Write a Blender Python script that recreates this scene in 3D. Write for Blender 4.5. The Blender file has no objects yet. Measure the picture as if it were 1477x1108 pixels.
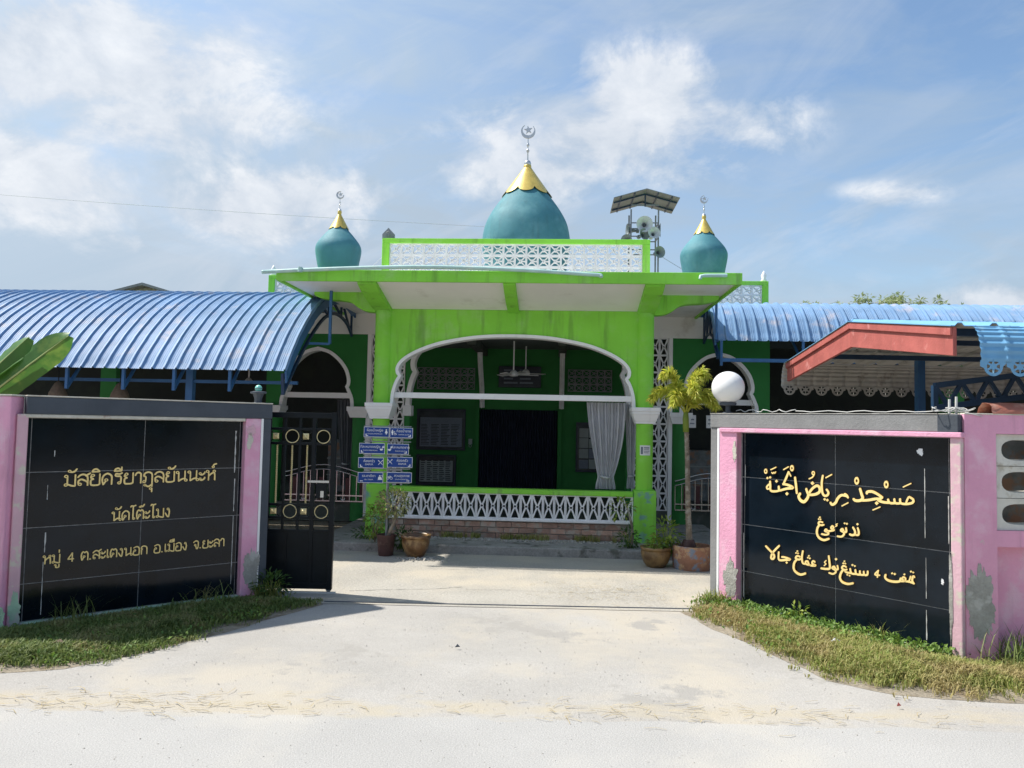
import bpy, math, random
from mathutils import Vector, Matrix, noise
random.seed(7)
PI = math.pi
R = math.radians
sc = bpy.context.scene
col = sc.collection

# ---------------------------------------------------------------- camera
F_PX, W_PX, H_PX = 1110.0, 1477.0, 1108.0
PITCH = math.atan(58 / 1110); ROLL = 0.02
fw = Vector((0, math.cos(PITCH), math.sin(PITCH)))
up0 = Vector((0, -math.sin(PITCH), math.cos(PITCH)))
r0 = Vector((1, 0, 0))
rt = math.cos(ROLL) * r0 + math.sin(ROLL) * up0
up = -math.sin(ROLL) * r0 + math.cos(ROLL) * up0
cam = bpy.data.cameras.new('camera'); cam_o = bpy.data.objects.new('camera', cam); col.objects.link(cam_o)
m = Matrix.Identity(4)
for i in range(3):
    m[i][0] = rt[i]; m[i][1] = up[i]; m[i][2] = -fw[i]
m[2][3] = 1.6
cam_o.matrix_world = m
cam.sensor_fit = 'HORIZONTAL'; cam.sensor_width = 36.0
cam.lens = 36.0 * F_PX / W_PX
cam.clip_start = 0.05; cam.clip_end = 3000
sc.camera = cam_o

# ---------------------------------------------------------------- sky, sun, exposure
SUN = Vector((-1.12, 0.33, 1.74)).normalized()
EXPOSURE = 1.45
sc.view_settings.view_transform = 'Standard'
sc.view_settings.look = 'None'
sc.view_settings.gamma = 1.0
sc.view_settings.use_curve_mapping = False
sc.view_settings.exposure = EXPOSURE
world = bpy.data.worlds.new('World'); sc.world = world
world.use_nodes = True
wn = world.node_tree; wn.nodes.clear()
def N(nt, t, **kw):
    n = nt.nodes.new(t)
    for k, v in kw.items():
        setattr(n, k, v)
    return n
out = N(wn, 'ShaderNodeOutputWorld'); bg = N(wn, 'ShaderNodeBackground')
sky = N(wn, 'ShaderNodeTexSky', sky_type='NISHITA')
sky.sun_disc = False
sky.sun_elevation = math.asin(SUN.z); sky.sun_rotation = math.atan2(SUN.x, SUN.y)
sky.altitude = 0; sky.air_density = 1.0; sky.dust_density = 1.3; sky.ozone_density = 1.6
SKY_S = 0.0785
bg.inputs['Strength'].default_value = SKY_S
wn.links.new(bg.outputs[0], out.inputs[0])
tc = N(wn, 'ShaderNodeTexCoord')
def wmath(op, a, b=None, c=None, clamp=False):
    n = N(wn, 'ShaderNodeMath', operation=op, use_clamp=clamp)
    for i, x in enumerate((a, b, c)):
        if x is None: continue
        if isinstance(x, (int, float)): n.inputs[i].default_value = x
        else: wn.links.new(x, n.inputs[i])
    return n.outputs[0]
def wnoise(scale, detail, rough, vec, off=(0, 0, 0), sc3=(1, 1, 1), dist=0.0):
    mp = N(wn, 'ShaderNodeMapping'); wn.links.new(vec, mp.inputs[0])
    mp.inputs['Location'].default_value = off; mp.inputs['Scale'].default_value = sc3
    n = N(wn, 'ShaderNodeTexNoise'); wn.links.new(mp.outputs[0], n.inputs['Vector'])
    n.inputs['Scale'].default_value = scale; n.inputs['Detail'].default_value = detail
    n.inputs['Roughness'].default_value = rough; n.inputs['Distortion'].default_value = dist
    return n.outputs[0]
D = tc.outputs['Generated']
def pxdir(px, py):
    return (fw + rt * ((px - W_PX / 2) / F_PX) - up * ((py - H_PX / 2) / F_PX)).normalized()
# billowing noise that roughens every cloud's outline
nb = wnoise(8.0, 12, 0.62, D, sc3=(1, 1, 1.35), off=(3.1, 1.7, 0.4), dist=0.25)
nf = wnoise(3.4, 10, 0.6, D, sc3=(1, 1, 3.0), off=(0.6, 2.2, 5.0), dist=0.7)
# cumulus banks: (centre in the sky, half width, half height, weight)
BANKS = [((930, 145), 90, 60, 1.05), ((870, 205), 170, 52, 1.0), ((770, 245), 120, 42, .95), ((1010, 180), 120, 45, .8), ((400, 300), 120, 52, 1.1), ((330, 318), 70, 26, .8),
         ((90, 80), 170, 66, 1.1), ((210, 115), 130, 50, .95), ((230, 170), 160, 50, .85), ((60, 30), 110, 45, .9), ((40, 255), 110, 55, .95), ((270, 190), 110, 40, .8), ((110, 320), 70, 22, .6), ((1440, 440), 80, 26, .9),
         ((170, 355), 50, 20, .55), ((1290, 278), 60, 18, .5), ((240, 240), 60, 16, .55), ((640, 300), 60, 16, .3)]
acc = None
for (pc, hw, hh, wt) in BANKS:
    c = pxdir(*pc); ex = rt; ey = c.cross(ex).normalized(); ex = ey.cross(c).normalized()
    def dotn(v):
        n = N(wn, 'ShaderNodeVectorMath', operation='DOT_PRODUCT'); wn.links.new(D, n.inputs[0]); n.inputs[1].default_value = v
        return n.outputs['Value']
    a = wmath('MULTIPLY', dotn(ex), F_PX / hw); b = wmath('MULTIPLY', dotn(ey), F_PX / hh)
    d2 = wmath('ADD', wmath('MULTIPLY', a, a), wmath('MULTIPLY', b, b))
    # only the hemisphere of the cloud itself
    g = wmath('MULTIPLY', wmath('EXPONENT', wmath('MULTIPLY', d2, -0.8)), wmath('GREATER_THAN', dotn(c), 0.0))
    g = wmath('MULTIPLY', g, wt)
    acc = g if acc is None else wmath('MAXIMUM', acc, g)
cum = wmath('ADD', acc, wmath('MULTIPLY', wmath('SUBTRACT', nb, 0.5), 3.0))
cum = wmath('MULTIPLY', wmath('SUBTRACT', cum, 0.26), 1.75, clamp=True)
cum = wmath('SMOOTH_MIN', cum, 1.0, 0.1)
cum = wmath('MULTIPLY', cum, wmath('MULTIPLY', wmath('SUBTRACT', acc, 0.10), 4.0, clamp=True))
# thin veil, thicker towards the sun's side and the horizon
sx = N(wn, 'ShaderNodeSeparateXYZ'); wn.links.new(D, sx.inputs[0])
veil = wmath('ADD', wmath('MULTIPLY', wmath('SUBTRACT', nf, 0.5), 2.1), 0.80)
veil = wmath('SUBTRACT', veil, wmath('MULTIPLY', wmath('MULTIPLY', wmath('ADD', sx.outputs['X'], 0.1), 0.95), wmath('MULTIPLY', sx.outputs['Z'], 3.2, clamp=True)))
veil = wmath('SUBTRACT', veil, wmath('MULTIPLY', wmath('SUBTRACT', sx.outputs['Z'], 0.25), 0.9))
veil = wmath('ADD', veil, wmath('MULTIPLY', wmath('SUBTRACT', 1.0, wmath('MULTIPLY', sx.outputs['Z'], 4.5)), 0.6, clamp=True))
veil = wmath('MULTIPLY', veil, 1.0, clamp=True)
veil = wmath('MULTIPLY', veil, 0.97)
mix1 = N(wn, 'ShaderNodeMix', data_type='RGBA'); mix2 = N(wn, 'ShaderNodeMix', data_type='RGBA')
tint = N(wn, 'ShaderNodeMix', data_type='RGBA', blend_type='MULTIPLY'); tint.inputs[0].default_value = 1.0; wn.links.new(sky.outputs[0], tint.inputs[6]); tint.inputs[7].default_value = (0.80, 0.86, 0.86, 1)
wn.links.new(veil, mix1.inputs[0]); wn.links.new(tint.outputs[2], mix1.inputs[6]); aur = N(wn, 'ShaderNodeVectorMath', operation='DOT_PRODUCT'); wn.links.new(D, aur.inputs[0]); aur.inputs[1].default_value = SUN
glow = wmath('ADD', 1.0, wmath('MULTIPLY', wmath('POWER', wmath('MAXIMUM', aur.outputs['Value'], 0.0), 4.0), 1.3))   # haze is brighter towards the sun
vm = N(wn, 'ShaderNodeVectorMath', operation='SCALE'); vm.inputs[0].default_value = (2.10, 2.58, 3.12); wn.links.new(glow, vm.inputs['Scale'])
wn.links.new(vm.outputs[0], mix1.inputs[7])
# sun-lit tops against greyer undersides come from the noise billows
shade = N(wn, 'ShaderNodeMix', data_type='RGBA')
wn.links.new(wmath('MULTIPLY', wmath('SUBTRACT', nb, 0.38), 3.2, clamp=True), shade.inputs[0])
shade.inputs[6].default_value = (2.75, 3.1, 3.6, 1); shade.inputs[7].default_value = (4.5, 4.6, 4.75, 1)
wn.links.new(wmath('MULTIPLY', cum, 0.93), mix2.inputs[0]); wn.links.new(mix1.outputs[2], mix2.inputs[6]); wn.links.new(shade.outputs[2], mix2.inputs[7])
# wind-drawn cirrus streaks over the whole sky
rotm = N(wn, 'ShaderNodeMapping'); wn.links.new(D, rotm.inputs[0]); rotm.inputs['Rotation'].default_value = (0.0, 0.42, 0.0)
cir = wnoise(2.6, 11, 0.62, rotm.outputs[0], off=(1.3, 4.0, 2.0), sc3=(0.9, 1.0, 4.2), dist=0.9)
big = wnoise(1.7, 3, 0.5, D, off=(5.0, 0.4, 1.0))
cf = wmath('MULTIPLY', wmath('MULTIPLY', wmath('SUBTRACT', cir, 0.46), 3.4, clamp=True), wmath('MULTIPLY', wmath('SUBTRACT', big, 0.34), 4.0, clamp=True))
mix3 = N(wn, 'ShaderNodeMix', data_type='RGBA'); wn.links.new(wmath('MULTIPLY', cf, 0.62), mix3.inputs[0]); wn.links.new(mix2.outputs[2], mix3.inputs[6]); mix3.inputs[7].default_value = (3.55, 3.75, 4.1, 1)
wn.links.new(mix3.outputs[2], bg.inputs['Color'])

sun = bpy.data.lights.new('sun', 'SUN'); sun.energy = 2.35; sun.angle = R(1.2); sun.color = (1.0, 0.945, 0.86)
sun_o = bpy.data.objects.new('sun', sun); col.objects.link(sun_o)
sun_o.rotation_euler = (-SUN).to_track_quat('-Z', 'Y').to_euler(); sun_o.location = SUN * 40

# ---------------------------------------------------------------- materials
def mat(name, c, rough=0.6, var=0.12, vs=5.0, bump=0.0, bs=60.0, metal=0.0, spec=0.5, c2=None, cs=3.0, ct=0.55, cw=0.06,
        streak=0.0, rnd=0.0, c3=None, s3=8.0, t3=0.6, trans=0.0, fine=0.0, emis=None, sub=None):
    m = bpy.data.materials.new(name); m.use_nodes = True
    nt = m.node_tree; b = nt.nodes['Principled BSDF']
    L = nt.links.new
    g = N(nt, 'ShaderNodeNewGeometry'); pos = g.outputs['Position']
    def nz(scale, det=5, rg=0.55, sc3=None, off=(0, 0, 0)):
        v = pos
        mp = N(nt, 'ShaderNodeMapping'); L(pos, mp.inputs[0]); mp.inputs['Location'].default_value = off
        if sc3: mp.inputs['Scale'].default_value = sc3
        n = N(nt, 'ShaderNodeTexNoise'); L(mp.outputs[0], n.inputs['Vector'])
        n.inputs['Scale'].default_value = scale; n.inputs['Detail'].default_value = det; n.inputs['Roughness'].default_value = rg
        return n.outputs[0]
    def mx(fac, a, bb, blend='MIX'):
        n = N(nt, 'ShaderNodeMix', data_type='RGBA', blend_type=blend)
        for s, x in ((0, fac), (6, a), (7, bb)):
            if isinstance(x, (int, float)): n.inputs[s].default_value = x
            elif isinstance(x, tuple): n.inputs[s].default_value = (*x[:3], 1)
            else: L(x, n.inputs[s])
        return n.outputs[2]
    def ramp(x, lo, hi):
        n = N(nt, 'ShaderNodeMapRange', interpolation_type='SMOOTHSTEP'); L(x, n.inputs[0]); n.inputs[1].default_value = lo; n.inputs[2].default_value = hi
        return n.outputs[0]
    cc = mx(ramp(nz(vs), 0.25, 0.75), tuple(x * (1 - var) for x in c), tuple(min(1, x * (1 + var)) for x in c))
    if fine: cc = mx(fine, cc, mx(ramp(nz(bs * 1.3, 3, .7), .3, .7), tuple(x * .45 for x in c), tuple(min(1, x * 1.5) for x in c)))
    if c2: cc = mx(ramp(nz(cs, 7, 0.62, off=(9, 5, 2)), ct - cw, ct + cw), cc, c2)
    if c3: cc = mx(ramp(nz(s3, 8, 0.68, off=(2, 7, 4)), t3 - 0.03, t3 + 0.03), cc, c3)
    if streak: cc = mx(ramp(nz(9.0, 5, 0.6, (1, 1, 0.09), (1, 1, 1)), 0.52, 0.75), cc, mx(streak, cc, (0.05, 0.05, 0.045)))
    if rnd:
        oi = N(nt, 'ShaderNodeObjectInfo'); hs = N(nt, 'ShaderNodeHueSaturation'); L(cc, hs.inputs['Color'])
        mr = N(nt, 'ShaderNodeMapRange'); L(oi.outputs['Random'], mr.inputs[0]); mr.inputs[3].default_value = 1 - rnd; mr.inputs[4].default_value = 1 + rnd
        L(mr.outputs[0], hs.inputs['Value']); cc = hs.outputs[0]
    if sub:  # every leaf or blade its own tone
        hs = N(nt, 'ShaderNodeMix', data_type='RGBA'); L(g.outputs['Random Per Island'], hs.inputs[0]); L(cc, hs.inputs[6]); hs.inputs[7].default_value = (*sub, 1)
        cc = hs.outputs[2]
    L(cc, b.inputs['Base Color'])
    b.inputs['Roughness'].default_value = rough; b.inputs['Metallic'].default_value = metal
    b.inputs['Specular IOR Level'].default_value = spec
    if bump:
        bn = N(nt, 'ShaderNodeBump'); bn.inputs['Strength'].default_value = bump; bn.inputs['Distance'].default_value = 0.02
        L(nz(bs, 6, 0.65), bn.inputs['Height']); L(bn.outputs[0], b.inputs['Normal'])
    if trans:
        o = nt.nodes['Material Output']; t = N(nt, 'ShaderNodeBsdfTranslucent'); L(cc, t.inputs[0]); ms = N(nt, 'ShaderNodeMixShader'); ms.inputs[0].default_value = trans
        L(b.outputs[0], ms.inputs[1]); L(t.outputs[0], ms.inputs[2]); L(ms.outputs[0], o.inputs[0])
    return m
M = {}
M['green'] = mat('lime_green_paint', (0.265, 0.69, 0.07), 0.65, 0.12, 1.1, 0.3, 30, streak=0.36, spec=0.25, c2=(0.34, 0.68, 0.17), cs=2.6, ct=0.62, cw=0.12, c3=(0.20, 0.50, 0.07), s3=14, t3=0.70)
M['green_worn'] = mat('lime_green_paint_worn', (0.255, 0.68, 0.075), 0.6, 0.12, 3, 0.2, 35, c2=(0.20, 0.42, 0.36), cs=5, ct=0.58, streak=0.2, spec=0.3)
M['green_shaded'] = mat('shaded_green_wall_paint', (0.03, 0.20, 0.045), 0.6, 0.1, 2, 0.1, 30, spec=0.25)  # wall green darkened, so the shade behind the porch is in the colour
M['white'] = mat('white_paint', (0.88, 0.88, 0.88), 0.55, 0.04, 3, 0.1, 40, streak=0.10, spec=0.35)
M['block'] = mat('white_breeze_block', (0.82, 0.82, 0.82), 0.75, 0.06, 9, 0.2, 80, rnd=0.05, streak=0.12, spec=0.2)
M['soffit'] = mat('white_soffit_paint', (0.84, 0.83, 0.80), 0.7, 0.05, 1.6, 0.08, 30, c2=(0.68, 0.66, 0.62), cs=2.2, ct=0.66, cw=0.08, spec=0.2)
M['teal'] = mat('teal_dome_paint', (0.068, 0.225, 0.27), 0.66, 0.08, 3.5, 0.14, 25, c2=(0.12, 0.30, 0.34), cs=3, ct=0.60, cw=0.15, spec=0.3, streak=0.16)
M['gold'] = mat('gold_paint', (0.62, 0.46, 0.11), 0.38, 0.12, 8, 0.1, 40, metal=0.25)
M['silver'] = mat('silver_finial_metal', (0.55, 0.56, 0.58), 0.3, 0.08, 10, metal=0.7)
M['steel'] = mat('stainless_steel', (0.55, 0.56, 0.57), 0.25, 0.06, 10, metal=0.95)
M['grey_metal'] = mat('grey_galvanised_metal', (0.23, 0.25, 0.27), 0.5, 0.15, 6, metal=0.4, bump=0.05)
M['horn'] = mat('grey_horn_enamel', (0.20, 0.24, 0.25), 0.45, 0.1, 8)
M['horn_pale'] = mat('pale_horn_enamel', (0.55, 0.58, 0.60), 0.45, 0.1, 8)
M['roof_blue'] = mat('blue_coated_roof_sheet', (0.195, 0.325, 0.51), 0.55, 0.12, 3, 0.04, 30, c2=(0.42, 0.41, 0.46), cs=3.0, ct=0.64, cw=0.1, c3=(0.50, 0.40, 0.37), s3=4.0, t3=0.70, spec=0.25, rnd=0.05, streak=0.1)
M['frame_blue'] = mat('blue_painted_steel', (0.035, 0.13, 0.30), 0.45, 0.15, 6, 0.05, 50, spec=0.5)
M['frame_dark'] = mat('dark_blue_painted_steel', (0.015, 0.045, 0.10), 0.45, 0.15, 6, 0.05, 50)
M['sky_blue'] = mat('light_blue_roof_sheet', (0.15, 0.36, 0.58), 0.45, 0.08, 5, 0.03, 40, c2=(0.3, 0.5, 0.62), cs=6, ct=0.68)
M['sheet_grey'] = mat('bare_grey_sheet_underside', (0.40, 0.39, 0.36), 0.5, 0.12, 5, 0.05, 30, c2=(0.28, 0.26, 0.23), cs=5, ct=0.62)
M['red'] = mat('faded_red_board', (0.42, 0.12, 0.105), 0.65, 0.14, 5, 0.25, 25, c2=(0.54, 0.22, 0.20), cs=7, ct=0.64, streak=0.2, spec=0.25)
M['pink'] = mat('pink_wall_paint', (0.78, 0.38, 0.53), 0.75, 0.08, 2.5, 0.3, 40, c2=(0.78, 0.49, 0.60), cs=4, ct=0.58, cw=0.1, c3=(0.58, 0.50, 0.47), s3=7, t3=0.715, streak=0.22, spec=0.2)
M['pink_pale'] = mat('washed_pink_paint', (0.66, 0.42, 0.48), 0.75, 0.1, 5, 0.2, 40, c2=(0.62, 0.56, 0.48), cs=9, ct=0.56, cw=0.05, spec=0.2)
M['cement'] = mat('bare_cement', (0.36, 0.35, 0.32), 0.9, 0.18, 7, 0.45, 45, c2=(0.50, 0.49, 0.46), cs=8, ct=0.58, spec=0.15, fine=0.15)
M['lintel'] = mat('charcoal_wall_paint', (0.075, 0.087, 0.105), 0.7, 0.12, 4, 0.2, 40, spec=0.25, streak=0.1)
M['lintel_grey'] = mat('grey_wall_paint', (0.25, 0.25, 0.25), 0.8, 0.10, 5, 0.25, 40, spec=0.2, c2=(0.30, 0.29, 0.28), cs=6, ct=0.66)
M['cream'] = mat('chipped_cream_edge', (0.60, 0.57, 0.49), 0.8, 0.12, 10, 0.4, 60, c2=(0.42, 0.30, 0.24), cs=9, ct=0.66, spec=0.2)
M['moss'] = mat('mossy_pale_green_paint', (0.34, 0.50, 0.36), 0.8, 0.2, 9, 0.3, 50, c2=(0.45, 0.44, 0.40), cs=8, ct=0.55, spec=0.2)
M['granite'] = mat('polished_black_granite', (0.003, 0.007, 0.012), 0.10, 0.35, 7, 0.02, 3, spec=0.27, c2=(0.007, 0.012, 0.019), cs=2.0, ct=0.55, cw=0.2, rnd=0.25)
M['grout'] = mat('pale_tile_grout', (0.27, 0.27, 0.27), 0.9, 0.3, 20)
M['letter'] = mat('gold_letter_paint', (0.95, 0.72, 0.29), 0.45, 0.06, 12, spec=0.4)
M['letter_edge'] = mat('ochre_letter_edge', (0.55, 0.27, 0.03), 0.5, 0.1, 12)
M['black'] = mat('black_gate_paint', (0.004, 0.007, 0.010), 0.4, 0.3, 8, 0.05, 60, spec=0.25)
M['brass'] = mat('brass_gate_trim', (0.72, 0.60, 0.32), 0.32, 0.1, 20, metal=0.45)
M['concrete'] = mat('sunned_concrete', (0.375, 0.355, 0.315), 0.9, 0.12, 1.3, 0.5, 30, c2=(0.46, 0.415, 0.34), cs=1.1, ct=0.56, cw=0.14, c3=(0.30, 0.275, 0.235), s3=2.3, t3=0.70, spec=0.15, fine=0.22)
M['apron'] = mat('dusty_chip_seal', (0.385, 0.37, 0.345), 0.95, 0.12, 0.9, 0.35, 90, c2=(0.44, 0.405, 0.345), cs=0.8, ct=0.57, cw=0.1, c3=(0.335, 0.32, 0.295), s3=1.2, t3=0.60, spec=0.12, fine=0.22)
M['asphalt'] = mat('bleached_asphalt', (0.395, 0.388, 0.372), 0.95, 0.09, 0.8, 0.4, 95, spec=0.12, fine=0.28, c2=(0.46, 0.44, 0.40), cs=0.8, ct=0.6, cw=0.12)
M['soil'] = mat('dry_sandy_soil', (0.28, 0.245, 0.19), 0.95, 0.2, 3, 0.8, 30, c2=(0.21, 0.17, 0.12), cs=4, ct=0.55, spec=0.1, fine=0.3)
M['kerb'] = mat('weathered_kerb', (0.30, 0.29, 0.27), 0.9, 0.2, 4, 0.5, 30, c2=(0.14, 0.14, 0.12), cs=5, ct=0.60, spec=0.1, fine=0.25)
M['brick'] = mat('salmon_brick', (0.42, 0.27, 0.21), 0.9, 0.2, 12, 0.5, 60, rnd=0.25, c2=(0.42, 0.36, 0.30), cs=9, ct=0.54, spec=0.1)
M['mortar'] = mat('grey_mortar', (0.33, 0.31, 0.28), 0.95, 0.2, 9, 0.5, 40, spec=0.1)
M['tile_floor'] = mat('shaded_floor_tile', (0.05, 0.055, 0.05), 0.35, 0.06, 3)  # floor colour darkened to carry the shade inside the porch
M['dark'] = mat('dark_navy_shutter', (0.017, 0.023, 0.042), 0.45, 0.2, 6)
M['board'] = mat('dark_notice_glass', (0.022, 0.03, 0.035), 0.2, 0.3, 12)
M['paper'] = mat('old_notice_paper', (0.30, 0.34, 0.33), 0.6, 0.1, 10)
M['paper_white'] = mat('white_paper', (0.75, 0.75, 0.76), 0.6, 0.06, 20)
M['ink'] = mat('grey_print', (0.16, 0.19, 0.24), 0.6, 0.2, 60)
M['curtain'] = mat('silver_grey_curtain_cloth', (0.66, 0.67, 0.71), 0.55, 0.07, 8, 0.1, 120, trans=0.25, spec=0.4)
M['curtain_dk'] = mat('dusky_grey_curtain_cloth', (0.14, 0.15, 0.17), 0.6, 0.1, 8, 0.1, 120)
M['pvc'] = mat('pale_blue_green_pvc', (0.42, 0.62, 0.58), 0.4, 0.1, 7, c2=(0.52, 0.66, 0.60), cs=5, ct=0.6)
M['sign_blue'] = mat('blue_sign_enamel', (0.004, 0.047, 0.25), 0.35, 0.08, 8)
M['sign_white'] = mat('white_sign_film', (0.80, 0.82, 0.84), 0.4, 0.03, 10)
M['globe'] = mat('opal_lamp_globe', (0.82, 0.82, 0.81), 0.25, 0.03, 4, spec=0.5)
M['glaze'] = mat('brown_glazed_clay', (0.15, 0.075, 0.03), 0.3, 0.35, 9, 0.15, 30, c2=(0.33, 0.21, 0.09), cs=7, ct=0.56, cw=0.1, spec=0.5)
M['glaze2'] = mat('ochre_glazed_clay', (0.24, 0.15, 0.06), 0.35, 0.3, 9, 0.15, 30, c2=(0.12, 0.065, 0.03), cs=8, ct=0.55, cw=0.1, spec=0.5)
M['bucket'] = mat('faded_maroon_plastic', (0.085, 0.04, 0.035), 0.6, 0.3, 8, 0.2, 30, c2=(0.16, 0.09, 0.07), cs=9, ct=0.6)
M['ring'] = mat('paint_daubed_concrete', (0.33, 0.17, 0.11), 0.85, 0.2, 8, 0.4, 40, c2=(0.22, 0.27, 0.34), cs=6, ct=0.55, cw=0.05, c3=(0.48, 0.30, 0.17), s3=7, t3=0.58, spec=0.2)
M['bark'] = mat('grey_brown_bark', (0.24, 0.20, 0.155), 0.9, 0.3, 14, 0.6, 40, c2=(0.36, 0.33, 0.28), cs=12, ct=0.55, spec=0.1)
M['palm_leaf'] = mat('yellow_green_palm_leaflet', (0.42, 0.52, 0.06), 0.5, 0.2, 8, trans=0.45, sub=(0.74, 0.68, 0.12))
M['shrub_leaf'] = mat('variegated_shrub_leaf', (0.10, 0.16, 0.035), 0.5, 0.25, 12, trans=0.25, sub=(0.46, 0.44, 0.17))
M['dark_leaf'] = mat('dark_green_leaf', (0.035, 0.09, 0.018), 0.5, 0.25, 12, trans=0.25, sub=(0.09, 0.17, 0.03))
M['lime_leaf'] = mat('fresh_green_leaf', (0.12, 0.24, 0.03), 0.5, 0.25, 12, trans=0.3, sub=(0.32, 0.38, 0.06))
M['far_leaf'] = mat('hazed_tree_leaf', (0.24, 0.32, 0.14), 0.6, 0.25, 4, trans=0.4, sub=(0.38, 0.43, 0.22))  # leaf green paled to put distance haze into the colour
M['banana'] = mat('banana_leaf_green', (0.075, 0.20, 0.035), 0.4, 0.15, 5, 0.1, 60, trans=0.35, spec=0.5, c2=(0.16, 0.28, 0.05), cs=3, ct=0.58)
M['banana_rib'] = mat('pale_banana_midrib', (0.42, 0.55, 0.20), 0.45, 0.1, 6)
M['grass'] = mat('mown_grass_blade', (0.09, 0.155, 0.035), 0.6, 0.3, 3, trans=0.35, sub=(0.24, 0.29, 0.085), c2=(0.34, 0.29, 0.14), cs=3.0, ct=0.54)
M['grass_dry'] = mat('dry_grass_blade', (0.20, 0.28, 0.05), 0.6, 0.3, 3, trans=0.35, sub=(0.46, 0.40, 0.16), c2=(0.40, 0.32, 0.16), cs=2.0, ct=0.56)
M['weed'] = mat('low_weed_leaf', (0.07, 0.16, 0.025), 0.55, 0.25, 6, trans=0.3, sub=(0.22, 0.34, 0.06))
M['tarp'] = mat('faded_brown_red_tarpaulin', (0.36, 0.13, 0.09), 0.55, 0.15, 7, 0.3, 30, c2=(0.45, 0.25, 0.19), cs=7, ct=0.6)
M['tan'] = mat('tan_woven_shade', (0.14, 0.10, 0.065), 0.85, 0.2, 30, 0.4, 90)
M['wire'] = mat('pale_wire', (0.55, 0.55, 0.53), 0.6, 0.05, 5)
M['cable'] = mat('weathered_cable', (0.42, 0.46, 0.52), 0.6, 0.05, 5)
M['mint'] = mat('mint_lamp_glass', (0.22, 0.62, 0.52), 0.25, 0.06, 8)
M['pebble'] = mat('pale_pebble', (0.46, 0.44, 0.40), 0.9, 0.2, 9, sub=(0.33, 0.31, 0.27))
M['vent'] = mat('shaded_vent_block', (0.30, 0.32, 0.32), 0.8, 0.1, 9)  # white block colour dimmed to stand for the shade on the back wall
M['sand'] = mat('drifted_sand', (0.43, 0.39, 0.315), 0.95, 0.12, 4, 0.3, 80, spec=0.1, fine=0.2)
M['gloom'] = mat('shaded_hall_wall', (0.012, 0.020, 0.018), 0.7, 0.3, 2, c2=(0.02, 0.03, 0.022), cs=1.5, ct=0.55)  # near-black colour stands in for the deep shade of the halls
M['dim_ceiling'] = mat('shaded_verandah_ceiling', (0.16, 0.18, 0.18), 0.8, 0.1, 2)  # ceiling white greyed down so its shade is in the colour
M['straw'] = mat('dry_straw', (0.46, 0.37, 0.19), 0.8, 0.2, 9, sub=(0.26, 0.20, 0.10))
M['clutter'] = mat('dim_shelf_clutter', (0.20, 0.22, 0.22), 0.7, 0.3, 9, c2=(0.30, 0.18, 0.12), cs=6, ct=0.55)
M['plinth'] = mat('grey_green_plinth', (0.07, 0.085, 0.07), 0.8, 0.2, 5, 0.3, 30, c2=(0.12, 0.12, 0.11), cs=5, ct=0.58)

def sand_band(m, c, y0, width, fac=0.8):
    """drifted sand lying in a ragged strip where the drive meets the road"""
    nt = m.node_tree; L = nt.links.new; b = nt.nodes['Principled BSDF']; old = b.inputs['Base Color'].links[0].from_socket
    g = N(nt, 'ShaderNodeNewGeometry'); sp = N(nt, 'ShaderNodeSeparateXYZ'); L(g.outputs['Position'], sp.inputs[0])
    def nz(s, d, sc3=(1, 1, 1)):
        mp = N(nt, 'ShaderNodeMapping'); L(g.outputs['Position'], mp.inputs[0]); mp.inputs['Scale'].default_value = sc3
        n = N(nt, 'ShaderNodeTexNoise'); L(mp.outputs[0], n.inputs['Vector']); n.inputs['Scale'].default_value = s; n.inputs['Detail'].default_value = d; n.inputs['Roughness'].default_value = .65; return n.outputs[0]
    def mt(op, a, b_=None, cl=False):
        n = N(nt, 'ShaderNodeMath', operation=op, use_clamp=cl)
        for i, x in enumerate((a, b_)):
            if x is None: continue
            if isinstance(x, (int, float)): n.inputs[i].default_value = x
            else: L(x, n.inputs[i])
        return n.outputs[0]
    d = mt('ABSOLUTE', mt('SUBTRACT', mt('ADD', sp.outputs['Y'], mt('MULTIPLY', mt('SUBTRACT', nz(.9, 3), .5), .35)), y0))
    k = mt('ADD', mt('SUBTRACT', .75, mt('DIVIDE', d, width)), mt('MULTIPLY', mt('SUBTRACT', nz(3.2, 9, (1, 2.2, 1)), .5), 3.2))
    k = mt('MULTIPLY', mt('MULTIPLY', k, 1.0, True), fac)
    n = N(nt, 'ShaderNodeMix', data_type='RGBA'); L(k, n.inputs[0]); L(old, n.inputs[6]); n.inputs[7].default_value = (*c, 1); L(n.outputs[2], b.inputs['Base Color'])
sand_band(M['apron'], (0.43, 0.385, 0.30), 4.42, .22); sand_band(M['asphalt'], (0.43, 0.385, 0.30), 4.36, .14)
sand_band(M['asphalt'], (0.34, 0.335, 0.325), 3.2, .35, .6); sand_band(M['apron'], (0.35, 0.335, 0.31), 5.6, .7, .5)

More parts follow.
